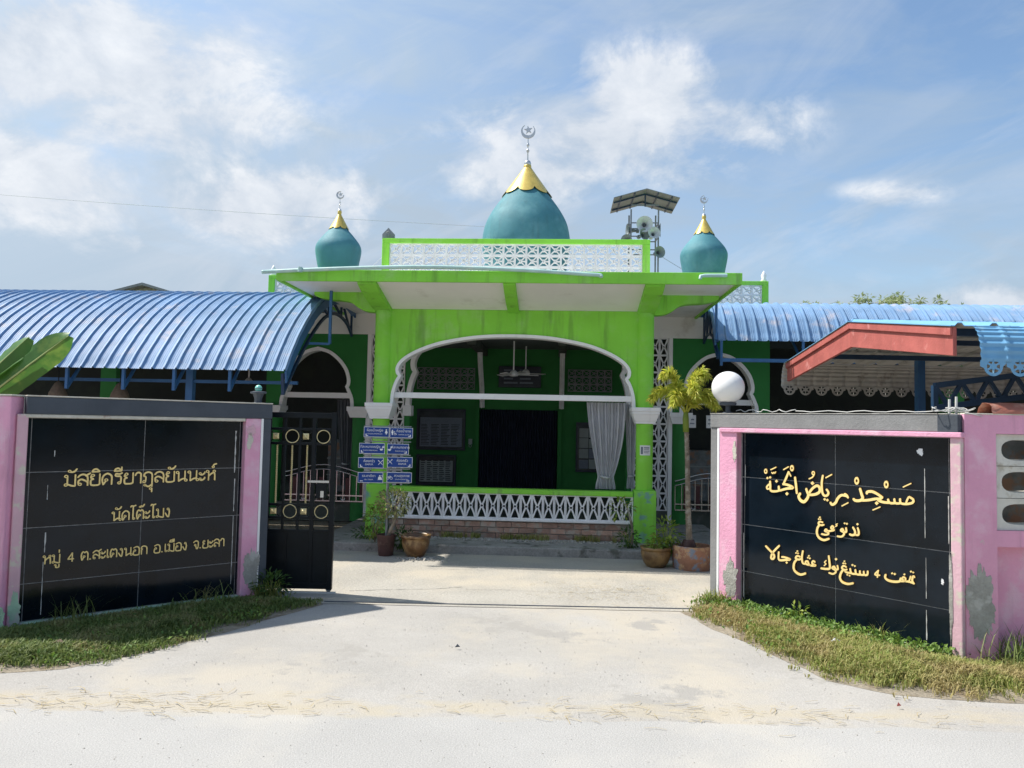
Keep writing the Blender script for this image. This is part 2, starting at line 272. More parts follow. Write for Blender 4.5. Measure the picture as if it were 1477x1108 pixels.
# ---------------------------------------------------------------- mesh helpers
class MB:
    def __init__(s): s.v = []; s.f = []; s.m = []
    def add(s, vs, fs, mi=0):
        o = len(s.v); s.v += [tuple(p) for p in vs]; s.f += [tuple(i + o for i in f) for f in fs]; s.m += [mi] * len(fs); return s
    def box(s, x0, x1, y0, y1, z0, z1, mi=0):
        return s.add([(x0, y0, z0), (x1, y0, z0), (x1, y1, z0), (x0, y1, z0), (x0, y0, z1), (x1, y0, z1), (x1, y1, z1), (x0, y1, z1)],
                     [(0, 3, 2, 1), (4, 5, 6, 7), (0, 1, 5, 4), (1, 2, 6, 5), (2, 3, 7, 6), (3, 0, 4, 7)], mi)
    def prism(s, poly, y0, y1, mi=0, ax='y'):   # polygon in (x,z) pushed along y, or in (y,z) pushed along x, or (x,y) along z
        n = len(poly)
        A = sum(poly[i][0] * poly[(i + 1) % n][1] - poly[(i + 1) % n][0] * poly[i][1] for i in range(n))
        if A < 0: poly = poly[::-1]
        P = {'y': lambda p, t: (p[0], t, p[1]), 'x': lambda p, t: (t, p[0], p[1]), 'z': lambda p, t: (p[0], p[1], t)}[ax]
        vs = [P(p, y0) for p in poly] + [P(p, y1) for p in poly]
        fs = [tuple(range(n)), tuple(range(2 * n - 1, n - 1, -1))] + [(i, i + n, (i + 1) % n + n, (i + 1) % n) for i in range(n)]
        if ax != 'y': fs = [f[::-1] for f in fs]
        return s.add(vs, fs, mi)
    def bar(s, p, q, w, h=None, mi=0):
        p = Vector(p); q = Vector(q); d = (q - p).normalized(); h = h or w
        u = Vector((0, 0, 1)) if abs(d.z) < 0.95 else Vector((0, 1, 0))
        a = d.cross(u).normalized() * w / 2; b = a.cross(d).normalized() * h / 2
        vs = [p - a - b, p + a - b, p + a + b, p - a + b, q - a - b, q + a - b, q + a + b, q - a + b]
        return s.add(vs, [(3, 2, 1, 0), (4, 5, 6, 7), (0, 1, 5, 4), (1, 2, 6, 5), (2, 3, 7, 6), (3, 0, 4, 7)], mi)
    def tube(s, pts, r, n=8, mi=0, cap=True):
        pts = [Vector(p) for p in pts]; rs = r if isinstance(r, (list, tuple)) else [r] * len(pts)
        o = len(s.v); prev = None
        for i, p in enumerate(pts):
            d = (pts[min(i + 1, len(pts) - 1)] - pts[max(i - 1, 0)]).normalized()
            if prev is None: a = d.cross(Vector((0, 0, 1)) if abs(d.z) < 0.9 else Vector((1, 0, 0))).normalized()
            else: a = (prev - d * prev.dot(d)).normalized()
            prev = a; b = d.cross(a)
            for k in range(n):
                t = 2 * PI * k / n; s.v.append(tuple(p + (a * math.cos(t) + b * math.sin(t)) * rs[i]))
        for i in range(len(pts) - 1):
            for k in range(n):
                s.f.append((o + i * n + k, o + i * n + (k + 1) % n, o + (i + 1) * n + (k + 1) % n, o + (i + 1) * n + k)); s.m.append(mi)
        if cap:
            s.f.append(tuple(o + k for k in range(n))[::-1]); s.f.append(tuple(o + (len(pts) - 1) * n + k for k in range(n))); s.m += [mi, mi]
        return s
    def lathe(s, prof, c=(0, 0, 0), n=32, mi=0, wob=0.0, axis=None):
        o = len(s.v)
        Mx = Matrix.Identity(3)
        if axis is not None: Mx = Vector(axis).normalized().to_track_quat('Z', 'Y').to_matrix()
        for (r, z) in prof:
            for k in range(n):
                t = 2 * PI * k / n; rr = r * (1 + wob * math.sin(3 * t + z * 9))
                p = Mx @ Vector((rr * math.cos(t), rr * math.sin(t), z)); s.v.append((p.x + c[0], p.y + c[1], p.z + c[2]))
        for i in range(len(prof) - 1):
            for k in range(n):
                s.f.append((o + i * n + k, o + i * n + (k + 1) % n, o + (i + 1) * n + (k + 1) % n, o + (i + 1) * n + k)); s.m.append(mi)
        s.f.append(tuple(o + k for k in range(n))[::-1]); s.f.append(tuple(o + (len(prof) - 1) * n + k for k in range(n))); s.m += [mi, mi]
        return s
    def torus(s, c, Rr, r, nrm=(0, 1, 0), n=24, k=6, mi=0, sc=(1, 1)):
        q = Vector(nrm).normalized().to_track_quat('Z', 'Y').to_matrix(); o = len(s.v)
        for i in range(n):
            t = 2 * PI * i / n
            for j in range(k):
                a = 2 * PI * j / k; rr = Rr + r * math.cos(a)
                p = q @ Vector((rr * math.cos(t) * sc[0], rr * math.sin(t) * sc[1], r * math.sin(a))); s.v.append((p.x + c[0], p.y + c[1], p.z + c[2]))
        for i in range(n):
            for j in range(k):
                s.f.append((o + i * k + j, o + ((i + 1) % n) * k + j, o + ((i + 1) % n) * k + (j + 1) % k, o + i * k + (j + 1) % k)); s.m.append(mi)
        return s
    def mesh(s, name, mats, smooth=False, ang=None):
        me = bpy.data.meshes.new(name); me.from_pydata(s.v, [], s.f)
        for mm in (mats if isinstance(mats, (list, tuple)) else [mats]): me.materials.append(M[mm])
        me.polygons.foreach_set('material_index', s.m)
        if smooth:
            me.polygons.foreach_set('use_smooth', [True] * len(me.polygons))
            if ang: me.set_sharp_from_angle(angle=R(ang))
        me.update(); return me
    def build(s, name, mats, parent=None, smooth=False, ang=None, bev=0.0, loc=None, rz=0):
        o = bpy.data.objects.new(name, s.mesh(name, mats, smooth, ang)); col.objects.link(o); o.parent = parent
        if loc is not None: o.location = loc
        if rz: o.rotation_euler.z = rz
        if bev:
            b = o.modifiers.new('bevel', 'BEVEL'); b.width = bev; b.segments = 2; b.limit_method = 'ANGLE'; b.angle_limit = R(40)
        return o
def inst(name, me, parent, loc, rot=(0, 0, 0), scale=(1, 1, 1)):
    o = bpy.data.objects.new(name, me); col.objects.link(o); o.parent = parent; o.location = loc; o.rotation_euler = rot; o.scale = scale; return o
def tag(o, label, cat, group=None):
    o['label'] = label; o['category'] = cat
    if group: o['group'] = group
    return o
def struct(o): o['kind'] = 'structure'; return o
def stuff(o, label=None, cat=None):
    o['kind'] = 'stuff'
    if label: o['label'] = label
    if cat: o['category'] = cat
    return o
def thing(name, label, cat, loc=(0, 0, 0), rz=0.0, group=None):
    o = bpy.data.objects.new(name, None); col.objects.link(o); o.empty_display_size = 0.1
    o.location = loc; o.rotation_euler = (0, 0, rz); return tag(o, label, cat, group)
# the mosque stands turned by a few degrees: u along its front, v into it
TH = 0.06; O = Vector((0.0, 10.2, 0)); U = Vector((math.cos(TH), -math.sin(TH), 0)); V = Vector((math.sin(TH), math.cos(TH), 0))
def BW(u, v, z=0.0): return O + U * u + V * v + Vector((0, 0, z))
def bthing(name, label, cat, u, v, z, group=None): return thing(name, label, cat, BW(u, v, z), -TH, group)
def smooth_pts(p, k=5, closed=False):
    n = len(p); o = []
    if n < 3: return [tuple(q) for q in p]
    g = (lambda i: p[i % n]) if closed else (lambda i: p[max(0, min(n - 1, i))])
    for i in range(n if closed else n - 1):
        a, b, c, d = g(i - 1), g(i), g(i + 1), g(i + 2)
        for j in range(k):
            t = j / k
            o.append(tuple(0.5 * (2 * b[q] + (c[q] - a[q]) * t + (2 * a[q] - 5 * b[q] + 4 * c[q] - d[q]) * t * t + (-a[q] + 3 * b[q] - 3 * c[q] + d[q]) * t ** 3) for q in range(len(b))))
    if not closed: o.append(tuple(p[-1]))
    return o

# ================================================================ ground
def wob_poly(pts, step=0.12, amp=0.05, seed=0):
    o = []; n = len(pts)
    for i in range(n):
        a = Vector((*pts[i], 0)); b = Vector((*pts[(i + 1) % n], 0)); k = max(1, int((b - a).length / step))
        if (b - a).length > 6: k = 1
        for j in range(k):
            p = a.lerp(b, j / k); q = noise.noise_vector(p * 2.3 + Vector((seed, 0, 0))) * amp + noise.noise_vector(p * 9 + Vector((0, seed, 0))) * amp * 0.4
            o.append((p.x + q.x, p.y + q.y))
    return o
def sheet(name, pts, z, m, wob=0.0, seed=0):
    if wob: pts = wob_poly(pts, amp=wob, seed=seed)
    n = len(pts); mb = MB()
    A = sum(pts[i][0] * pts[(i + 1) % n][1] - pts[(i + 1) % n][0] * pts[i][1] for i in range(n))
    if A < 0: pts = pts[::-1]
    mb.add([(p[0], p[1], z) for p in pts], [tuple(range(n))])
    return struct(mb.build(name, m))
sheet('ground', [(-900, -900), (900, -900), (900, 900), (-900, 900)], -0.012, 'soil')
sheet('driveway_apron', [(-9, 4.2), (9, 4.2), (9, 5.4), (3.2, 5.5), (2.0, 7.15), (2.0, 7.02), (-2.2, 7.02), (-2.2, 7.1), (-3.7, 5.7), (-9, 5.6)], -0.004, 'apron', 0.0)
sheet('road', [(-60, -6), (60, -6), (60, 4.19), (2.9, 4.22), (0, 4.29), (-2.8, 4.28), (-60, 4.3)], 0.0, 'asphalt', 0.05, 3)
sheet('yard_paving', [(-16, 6.84), (-2.3, 6.84), (2.1, 6.80), (16, 6.84), (16, 10.5), (-16, 11.2)], 0.0, 'concrete', 0.015, 5)
# grassy verges in front of the two sign walls
VL = [(-9.5, 4.85), (-3.6, 4.84), (-3.14, 4.86), (-2.82, 4.98), (-2.5, 5.24), (-2.14, 5.86), (-1.85, 6.4), (-1.62, 6.8), (-1.66, 6.93), (-2.2, 7.0), (-2.55, 6.95), (-3.72, 5.9), (-9.5, 5.8)]
VR = [(1.50, 6.82), (1.58, 6.45), (1.84, 5.70), (2.07, 5.02), (2.39, 4.77), (3.0, 4.68), (9.5, 4.62), (9.5, 5.6), (3.3, 5.55), (2.1, 7.05), (1.85, 7.2), (1.72, 7.1)]
sheet('verge_soil_left', VL, -0.0025, 'soil', 0.05, 7)
sheet('verge_soil_right', VR, -0.0025, 'soil', 0.05, 9)
struct(MB().box(-1.62, 1.95, 6.888, 6.906, -0.01, 0.006).build('paving_joint', 'lintel'))
struct(MB().box(-2.6, -1.60, 7.22, 7.25, 0.0, 0.013).build('gate_rail', 'wire'))
# kerb and pavement in front of the porch
pv = MB(); pv.box(-2.42, 2.9, -0.72, 2.0, -0.02, 0.105)
struct(pv.build('pavement', 'kerb', None, bev=0.015, loc=BW(0, 0), rz=-TH))

# ================================================================ mosque
B = bthing('mosque_building', 'lime green mosque with arched porch, white lattice parapets and teal onion domes', 'mosque', 0, 0, 0)
ARCH = [(1.63, 1.85), (1.62, 1.98), (1.59, 2.10), (1.553, 2.185), (1.53, 2.215), (1.558, 2.25), (1.566, 2.32), (1.53, 2.40), (1.44, 2.485), (1.26, 2.585), (0.98, 2.685), (0.6, 2.758), (0.3, 2.787), (0, 2.795)]
SMALL = [(.61, 1.83), (.60, 1.95), (.56, 2.06), (.53, 2.125), (.515, 2.14), (.537, 2.18), (.54, 2.28), (.49, 2.44), (.37, 2.60), (.2, 2.73), (0, 2.79)]
def refine(prof):   # keep the cusp sharp, round the rest
    k = prof.index(min(prof[:6], key=lambda p: p[0])); return smooth_pts(prof[:k + 1], 4)[:-1] + smooth_pts(prof[k:], 5)
def arch_wall(name, prof, c, x0, x1, ztop, v0, v1, m, parent, bev=0.0):
    h = refine(prof); mb = MB()
    left = [(c - a, z) for a, z in h]; right = [(c + a, z) for a, z in h]
    mb.prism([(x0, h[0][1]), *left, (c, ztop), (x0, ztop)], v0, v1)
    mb.prism([(x1, h[0][1]), *right, (c, ztop), (x1, ztop)], v0, v1)
    return mb.build(name, m, parent)
def arch_trim(name, prof, c, w, v0, v1, m, parent):
    h = refine(prof); P = [(c - a, z) for a, z in h] + [(c + a, z) for a, z in h[::-1][1:]]
    mb = MB(); n = len(P); inn = []
    for i in range(n):
        a = P[max(0, i - 1)]; b = P[min(n - 1, i + 1)]; d = Vector((b[0] - a[0], b[1] - a[1])).normalized(); nn = Vector((d.y, -d.x))
        inn.append((P[i][0] + nn.x * w, P[i][1] + nn.y * w))
    vs = []
    for i in range(n):
        vs += [(P[i][0], v0, P[i][1]), (inn[i][0], v0, inn[i][1]), (inn[i][0], v1, inn[i][1]), (P[i][0], v1, P[i][1])]
    fs = []
    for i in range(n - 1):
        for k in range(4): fs.append((4 * i + k, 4 * (i + 1) + k, 4 * (i + 1) + (k + 1) % 4, 4 * i + (k + 1) % 4))
    fs += [(0, 1, 2, 3), (4 * n - 1, 4 * n - 2, 4 * n - 3, 4 * n - 4)]
    return mb.add(vs, [f[::-1] for f in fs]).build(name, m, parent)
# porch front
arch_wall('porch_front_wall', ARCH, 0, -1.69, 1.69, 3.122, 0.02, 0.17, 'green', B)
arch_trim('arch_trim', ARCH, 0, 0.042, -0.012, 0.175, 'white', B)
for s in (-1, 1):
    c = s * 1.755
    co = MB().lathe([(0.112, 0.74), (0.112, 1.66), (0.112, 3.115)], (c, 0.05, 0), 28).build('column', 'green', B, True, 40)
    cap = MB()
    for (a, b, z0, z1) in ((.128, .132, 1.640, 1.668), (.135, .170, 1.668, 1.765), (.176, .176, 1.765, 1.80), (.186, .186, 1.80, 1.85)):
        vs = [(c - a, .05 - a, z0), (c + a, .05 - a, z0), (c + a, .05 + a, z0), (c - a, .05 + a, z0), (c - b, .05 - b, z1), (c + b, .05 - b, z1), (c + b, .05 + b, z1), (c - b, .05 + b, z1)]
        cap.add(vs, [(0, 3, 2, 1), (4, 5, 6, 7), (0, 1, 5, 4), (1, 2, 6, 5), (2, 3, 7, 6), (3, 0, 4, 7)])
    cap.build('capital', 'white', co, bev=0.004)
    MB().box(c - .14, c + .145, -.105, .2, 0.09, .775).build('pedestal', 'green_worn', B, bev=0.008)
MB().box(-1.6, 1.6, 0.05, 0.12, 1.925, 2.0).build('arch_crossbar', 'white', B, bev=0.006)
# low lattice wall: brick footing, sill, breeze blocks, green cap
low = MB().box(-1.615, 1.61, -.055, .135, .685, .748).build('low_wall_cap', 'green', B, bev=0.01)
MB().box(-1.61, 1.605, -.06, .14, .333, .362).build('low_wall_sill', 'block', B, bev=0.006)
def block_low(w, h, d):
    mb = MB(); t = w * .105
    mb.box(-w / 2 + .001, -w / 2 + t, 0, d, 0, h); mb.box(w / 2 - t, w / 2 - .001, 0, d, 0, h)
    mb.box(-w / 2 + t, w / 2 - t, 0.002, d - .002, 0, t * .9); mb.box(-w / 2 + t, w / 2 - t, 0.002, d - .002, h - t * .9, h)
    for sx in (-1, 1):
        for sz in (-1, 1):
            P = [(sx * w * .05, h / 2 + sz * h * .04), (sx * w * .22, h * .5 + sz * h * .21), (sx * w * .42, h * .5 + sz * h * .47)]
            for a, b in zip(P[:-1], P[1:]): mb.bar((a[0], d / 2, a[1]), (b[0], d / 2, b[1]), d * .82, w * .145)
    mb.torus((0, d / 2, h / 2), w * .15, w * .05, (0, 1, 0), 10, 4)
    return mb.mesh('breeze_block', 'block')
me_low = block_low(0.1465, 0.323, 0.045)
for i in range(22): inst('breeze_block', me_low, low, (-1.538 + .1465 * i, -.035, .362))
me_brick = MB().box(-.098, .098, 0, .09, -.031, .031).mesh('brick', 'brick')
foot = MB().box(-1.6, 1.6, -.005, .13, .09, .333).build('brick_footing', 'mortar', B)
rr = random.Random(3)
for r_ in range(3):
    for i in range(16):
        x = -1.50 + .204 * i + (.1 if r_ % 2 else 0)
        if x > 1.53: continue
        inst('brick', me_brick, foot, (x, -.03 + rr.uniform(-.008, .008), .138 + .074 * r_ + rr.uniform(-.003, .003)), (0, rr.uniform(-.015, .015), rr.uniform(-.03, .03)))
# eaves: fascia, soffits, brackets
MB().box(-2.83, 2.73, -.955, 1.99, 3.335, 3.42).build('eave_slab', 'soffit', B)
fa = MB(); fa.box(-2.87, 2.77, -1.0, -.955, 3.305, 3.445); fa.box(-2.87, -2.83, -.955, 1.98, 3.305, 3.445); fa.box(2.73, 2.77, -.955, 1.98, 3.305, 3.445)
fa.build('fascia', 'green', B, bev=0.006)
MB().prism([(-.952, 3.334), (.02, 3.334), (.02, 3.124)], -1.66, 1.66, 0, 'x').build('front_soffit', 'soffit', B)
for c, w in ((-1.755, .115), (0, .075), (1.755, .115)):
    MB().prism([(-.952, 3.338), (-.952, 3.285), (-.75, 3.215), (-.35, 3.13), (.06, 3.075), (.06, 3.338)], c - w, c + w, 0, 'x').build('bracket', 'green', B, bev=0.006)
for s in (-1, 1):
    P = smooth_pts([(1.86, 3.07), (2.0, 3.085), (2.10, 3.13), (2.2, 3.2), (2.34, 3.225), (2.5, 3.235), (2.66, 3.27), (2.70, 3.30)], 4)
    MB().prism([(s * x, z) for x, z in P] + [(s * 2.70, 3.337), (s * 1.86, 3.337)], -.03, .13, 0).build('side_bracket', 'green', B)
# drain pipes strapped to the fascia
# central lattice parapet
def block_star(w, d, m='block'):
    mb = MB(); t = w * .085; h = w
    mb.box(-w / 2 + .0008, -w / 2 + t, 0, d, 0, h); mb.box(w / 2 - t, w / 2 - .0008, 0, d, 0, h)
    mb.box(-w / 2 + t, w / 2 - t, .002, d - .002, 0, t); mb.box(-w / 2 + t, w / 2 - t, .002, d - .002, h - t, h)
    hub = [(w * .15 * math.cos(2 * PI * k / 6), h / 2 + w * .15 * math.sin(2 * PI * k / 6)) for k in range(6)]
    for a in (PI / 4, 3 * PI / 4, 5 * PI / 4, 7 * PI / 4, 0.0):
        ca, sa = math.cos(a), math.sin(a); L_ = w * .5 / max(abs(ca), abs(sa))
        mb.bar((ca * w * .04, d / 2, h / 2 + sa * w * .04), (ca * (L_ - t * .5), d / 2, h / 2 + sa * (L_ - t * .5)), d * .8, w * .075)
    for k in (1, 4):
        a, b = hub[k], hub[(k + 1) % 6]
        mb.bar((a[0], d / 2, a[1]), (b[0], d / 2, b[1]), d * .7, w * .06)
    return mb.mesh('breeze_block', m)
def parapet(name, x0, x1, ztop, zbot, v, cols, rows, side, top, ends=(1, 1), base=True):
    d = .055; iw0 = x0 + (side if ends[0] else 0); iw1 = x1 - (side if ends[1] else 0)
    w = (iw1 - iw0) / cols; fr = MB()
    fr.box(x0, x1, v - .03, v + d + .03, ztop - top, ztop)
    if ends[0]: fr.box(x0, iw0 - .001, v - .03, v + d + .03, zbot, ztop - top)
    if ends[1]: fr.box(iw1 + .001, x1, v - .03, v + d + .03, zbot, ztop - top)
    p = fr.build(name, 'green', B, bev=0.006)
    me = block_star(w, d)
    zb = ztop - top - rows * w
    for r_ in range(rows):
        for i in range(cols): inst('breeze_block', me, p, (iw0 + w * (i + .5), v, zb + r_ * w))
    if zb - zbot > .01: MB().box(iw0, iw1, v - .02, v + d + .02, zbot, zb).build('parapet_kerb', 'green', p)
    return p
parapet('upper_parapet', -1.84, 1.82, 4.125, 3.43, .2, 22, 3, .10, .065)
# main block behind the porch
MB().box(-4.1, 3.9, 2.0, 8.0, 3.36, 3.515).build('roof_slab', 'cement', B)
parapet('side_parapet', -4.14, -1.95, 3.955, 3.525, 2.05, 14, 2, .10, .06, (1, 0))
parapet('side_parapet', 1.95, 3.885, 3.925, 3.525, 2.05, 12, 2, .095, .06, (0, 1))
W2 = 2.0
for (x0, x1) in ((-4.1, -3.87), (-2.66, -2.43), (2.40, 2.53), (3.71, 3.9)):
    MB().box(x0, x1, W2, W2 + .16, .02, 1.83).build('pier', 'green_shaded', B)
arch_wall('side_wall', SMALL, -3.265, -4.1, -2.43, 3.0, W2, W2 + .16, 'green_shaded', B)
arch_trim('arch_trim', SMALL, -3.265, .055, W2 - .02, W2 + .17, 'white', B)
arch_wall('side_wall', SMALL, 3.12, 2.40, 3.9, 3.0, W2, W2 + .16, 'green_shaded', B)
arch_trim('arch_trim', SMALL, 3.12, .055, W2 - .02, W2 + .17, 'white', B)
MB().box(-3.83, -2.70, W2 + .04, W2 + .1, 1.965, 2.05).build('arch_crossbar', 'white', B)
MB().box(2.54, 3.70, W2 + .04, W2 + .1, 1.965, 2.05).build('arch_crossbar', 'white', B)
for x0_, x1_ in ((-4.1, -1.831), (1.771, 3.9)): MB().box(x0_, x1_, W2 - .01, W2 + .15, 3.0, 3.334).build('wall_head', 'soffit', B)
for c in (-2.56, -3.98, 2.52, 3.82):
    k = MB().lathe([(.115, .02), (.115, 1.66)], (c, W2 + .03, 0), 20).build('column', 'green_shaded', B, True, 40)
    cap = MB()
    for (a, b, z0, z1) in ((.13, .165, 1.655, 1.76), (.175, .175, 1.76, 1.83)):
        cap.add([(c - a, W2 + .03 - a, z0), (c + a, W2 + .03 - a, z0), (c + a, W2 + .03 + a, z0), (c - a, W2 + .03 + a, z0), (c - b, W2 + .03 - b, z1), (c + b, W2 + .03 - b, z1), (c + b, W2 + .03 + b, z1), (c - b, W2 + .03 + b, z1)],
                [(0, 3, 2, 1), (4, 5, 6, 7), (0, 1, 5, 4), (1, 2, 6, 5), (2, 3, 7, 6), (3, 0, 4, 7)])
    cap.build('capital', 'white', k, bev=.004)
# lattice strips either side of the inner arch
me_strip = block_low(0.138, 0.268, 0.045)
for s, x0 in ((-1, -2.395), (1, 1.78)):
    fr = MB(); fr.box(x0 - .06, x0, W2 - .015, W2 + .13, .02, 3.0) if s < 0 else fr.box(x0 + .56, x0 + .62, W2 - .015, W2 + .13, .02, 3.0)
    st = fr.build('lattice_strip', 'white', B)
    for i in range(4):
        for j in range(10): inst('breeze_block', me_strip, st, (x0 + .069 + .139 * i, W2, .3 + .27 * j))
inner = [(a * 1.10, 1.85 + (z - 1.85) * 1.52) for a, z in ARCH]
arch_wall('inner_arch_wall', inner, -.03, -1.83, 1.77, 3.333, W2, W2 + .14, 'green_shaded', B)
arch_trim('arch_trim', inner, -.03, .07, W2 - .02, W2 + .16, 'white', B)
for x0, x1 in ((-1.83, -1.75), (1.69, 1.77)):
    k = MB().box(x0, x1, W2, W2 + .14, .3, 1.70).build('pier', 'green_shaded', B)
    MB().box(x0 - .03, x1 + .03, W2 - .04, W2 + .18, 1.70, 1.868).build('capital', 'white', k, bev=.01)
# verandah floor, plinth and back wall
MB().box(-1.6, 1.6, .14, 2.0, .1, .30).build('porch_floor', 'tile_floor', B)
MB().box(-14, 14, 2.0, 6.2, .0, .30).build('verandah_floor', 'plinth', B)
bw = MB().box(-2.35, 2.0, 4.30, 4.45, .30, 3.36).build('back_wall', 'green_shaded', B)
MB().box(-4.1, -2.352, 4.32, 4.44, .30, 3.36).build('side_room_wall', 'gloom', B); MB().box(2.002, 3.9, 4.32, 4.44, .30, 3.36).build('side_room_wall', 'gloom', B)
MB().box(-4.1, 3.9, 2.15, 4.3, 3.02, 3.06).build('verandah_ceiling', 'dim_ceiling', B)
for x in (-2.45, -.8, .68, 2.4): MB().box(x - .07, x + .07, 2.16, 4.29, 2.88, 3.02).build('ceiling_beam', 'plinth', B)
for x in (-.80, .68):
    P = smooth_pts([(3.55, 2.90), (3.60, 2.75), (3.75, 2.55), (3.95, 2.35), (4.1, 2.1), (4.14, 1.9)], 4)
    MB().tube([(x, a, b) for a, b in P], .045, 4).build('curved_strut', 'block', B)
dr = MB()
for i in range(30):
    x = -.85 + i * 1.46 / 30; dr.prism([(x, 4.27), (x + .024, 4.235), (x + .0487, 4.27), (x + .0487, 4.30), (x, 4.30)], .38, 1.87, 0, 'z')
dr.build('folding_shutter_door', 'dark', B)
MB().box(-.93, -.86, 4.22, 4.30, .3, 1.95).build('door_frame', 'green_shaded', B); MB().box(.62, .69, 4.22, 4.30, .3, 1.95).build('door_frame', 'green_shaded', B)
me_vent = block_star(.135, .05, 'vent')
for x0, nc in ((-1.99, 8), (.86, 6)):
    for i in range(nc):
        for j in range(3): inst('vent_block', me_vent, bw, (x0 + .1375 * i, 4.245, 2.235 + .1375 * j))
# long halls to both sides, under the awnings
for s, x0, x1 in ((-1, -14.0, -4.1), (1, 3.9, 14.0)):
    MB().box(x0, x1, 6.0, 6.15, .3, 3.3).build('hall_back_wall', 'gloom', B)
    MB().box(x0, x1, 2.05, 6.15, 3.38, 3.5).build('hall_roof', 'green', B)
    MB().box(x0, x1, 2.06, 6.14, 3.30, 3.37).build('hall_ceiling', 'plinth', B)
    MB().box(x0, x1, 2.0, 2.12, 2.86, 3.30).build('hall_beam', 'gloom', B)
for x in (-6.75, -9.6, 6.7, 9.6):
    MB().box(x - .13, x + .13, 2.0, 2.26, .3, 2.86).build('hall_column', 'green_shaded', B)
# domes
def crescent(mb, c, r, tilt=0.35):
    n = 28; P = []
    for i in range(n + 1):
        a = tilt + PI / 2 + .62 + (2 * PI - 1.24) * i / n; P.append((c[0] + r * math.cos(a), c[2] + r * math.sin(a)))
    Q = []
    ox = .22 * r; cx = c[0] + ox * math.cos(tilt + PI / 2); cz = c[2] + ox * math.sin(tilt + PI / 2); r2 = .80 * r
    for i in range(n + 1):
        a = tilt + PI / 2 + .62 + (2 * PI - 1.24) * i / n; Q.append((cx + r2 * math.cos(a), cz + r2 * math.sin(a)))
    Q[0] = P[0]; Q[-1] = P[-1]
    vs = []
    for a, b in zip(P, Q): vs += [(a[0], c[1] - .014, a[1]), (b[0], c[1] - .014, b[1]), (b[0], c[1] + .014, b[1]), (a[0], c[1] + .014, a[1])]
    fs = []
    for i in range(n):
        for k in range(4): fs.append((4 * i + k, 4 * i + (k + 1) % 4, 4 * i + 4 + (k + 1) % 4, 4 * i + 4 + k))
    mb.add(vs, fs)
    st = []
    sx, sz = c[0] + .16 * r * math.cos(tilt + PI / 2), c[2] + .2 * r
    for k in range(10):
        a = PI / 2 + k * PI / 5 + .15; q = r * (.62 if k % 2 == 0 else .25); st.append((sx + q * math.cos(a), sz + q * math.sin(a)))
    mb.prism(st, c[1] - .012, c[1] + .012)
def dome(c, prof, gold, npet, zg, rodz, cz, cr, tilt):
    d = MB().lathe(smooth_pts(prof, 5), (c[0], c[1], 0), 48).build('dome', 'teal', B, True)
    g = MB(); n = npet * 10; zs = 9; gp = smooth_pts(gold, 4); o = 0; vs = []; fs = []
    def rad(z):
        for (a, b) in zip(gp[:-1], gp[1:]):
            if a[1] <= z <= b[1]: return a[0] + (b[0] - a[0]) * (z - a[1]) / max(1e-6, b[1] - a[1])
        return gp[-1][0] if z > gp[-1][1] else gp[0][0]
    gp = smooth_pts(prof, 5)
    z1 = gold[-1][1]; z0 = gold[0][1]
    for j in range(zs + 1):
        for k in range(n):
            t = 2 * PI * k / n; ph = (k / n * npet) % 1.0
            zl = z0 + (z1 - z0) * zg * (1 - math.sin(PI * ph) ** .6)
            z = zl + (z1 - zl) * j / zs; r_ = (gold[0][0] + (gold[-1][0] - gold[0][0]) * (z - z0) / (z1 - z0)) * (1.0 + .025 * math.sin(PI * ph) * (1 - j / zs)) + .004
            vs.append((c[0] + r_ * math.cos(t - PI / 2 - PI / npet), c[1] + r_ * math.sin(t - PI / 2 - PI / npet), z))
    for j in range(zs):
        for k in range(n): fs.append((j * n + k, j * n + (k + 1) % n, (j + 1) * n + (k + 1) % n, (j + 1) * n + k))
    g.add(vs, fs).build('gold_cap', 'gold', d, True, 50)
    MB().lathe([(.02, z1 - .05), (cr * .42, z1 - .02), (cr * .55, z1 + .02), (cr * .5, z1 + .05), (cr * .2, z1 + .075)], (c[0], c[1], 0), 18).build('gold_knob', 'gold', d, True)
    f = MB(); zz = z1 + .03; h = rodz - zz
    f.lathe([(.001, zz - .03), (cr * .45, zz + .02), (cr * .5, zz + cr * .4), (cr * .38, zz + cr * .75), (cr * .1, zz + cr * .9), (cr * .08, zz + h * .45), (cr * .2, zz + h * .5), (cr * .22, zz + h * .54), (cr * .08, zz + h * .58), (cr * .08, zz + h * .66), (cr * .2, zz + h * .70), (cr * .2, zz + h * .74), (cr * .07, zz + h * .78), (cr * .06, rodz)], (c[0], c[1], 0), 14)
    crescent(f, (c[0], c[1], cz), cr, tilt)
    f.build('finial', 'silver', d, True, 45)
dome((-.03, 4.0), [(.74, 3.52), (.76, 4.5), (.805, 4.8), (.82, 5.0), (.765, 5.30), (.635, 5.56), (.45, 5.82), (.335, 5.95), (.20, 6.12), (.10, 6.27), (.05, 6.40)],
     [(.455, 5.84), (.40, 6.02), (.26, 6.17), (.13, 6.31), (.075, 6.38), (.07, 6.40)], 8, .20, 7.0, 7.10, .135, -0.1)
for u_, dz, tl in ((-3.21, 0, -.9), (3.01, -.06, -.6)):
    dome((u_, 2.75), [(.30, 3.52), (.32, 4.1 + dz), (.35, 4.28 + dz), (.383, 4.46 + dz), (.388, 4.56 + dz), (.36, 4.64 + dz), (.30, 4.725 + dz), (.22, 4.82 + dz), (.15, 4.90 + dz), (.088, 5.01 + dz), (.022, 5.14 + dz)],
         [(.172, 4.885 + dz), (.17, 4.955 + dz), (.08, 5.085 + dz), (.03, 5.15 + dz), (.02, 5.17 + dz)], 8, .16, 5.44 + dz, 5.50 + dz, .066, tl)
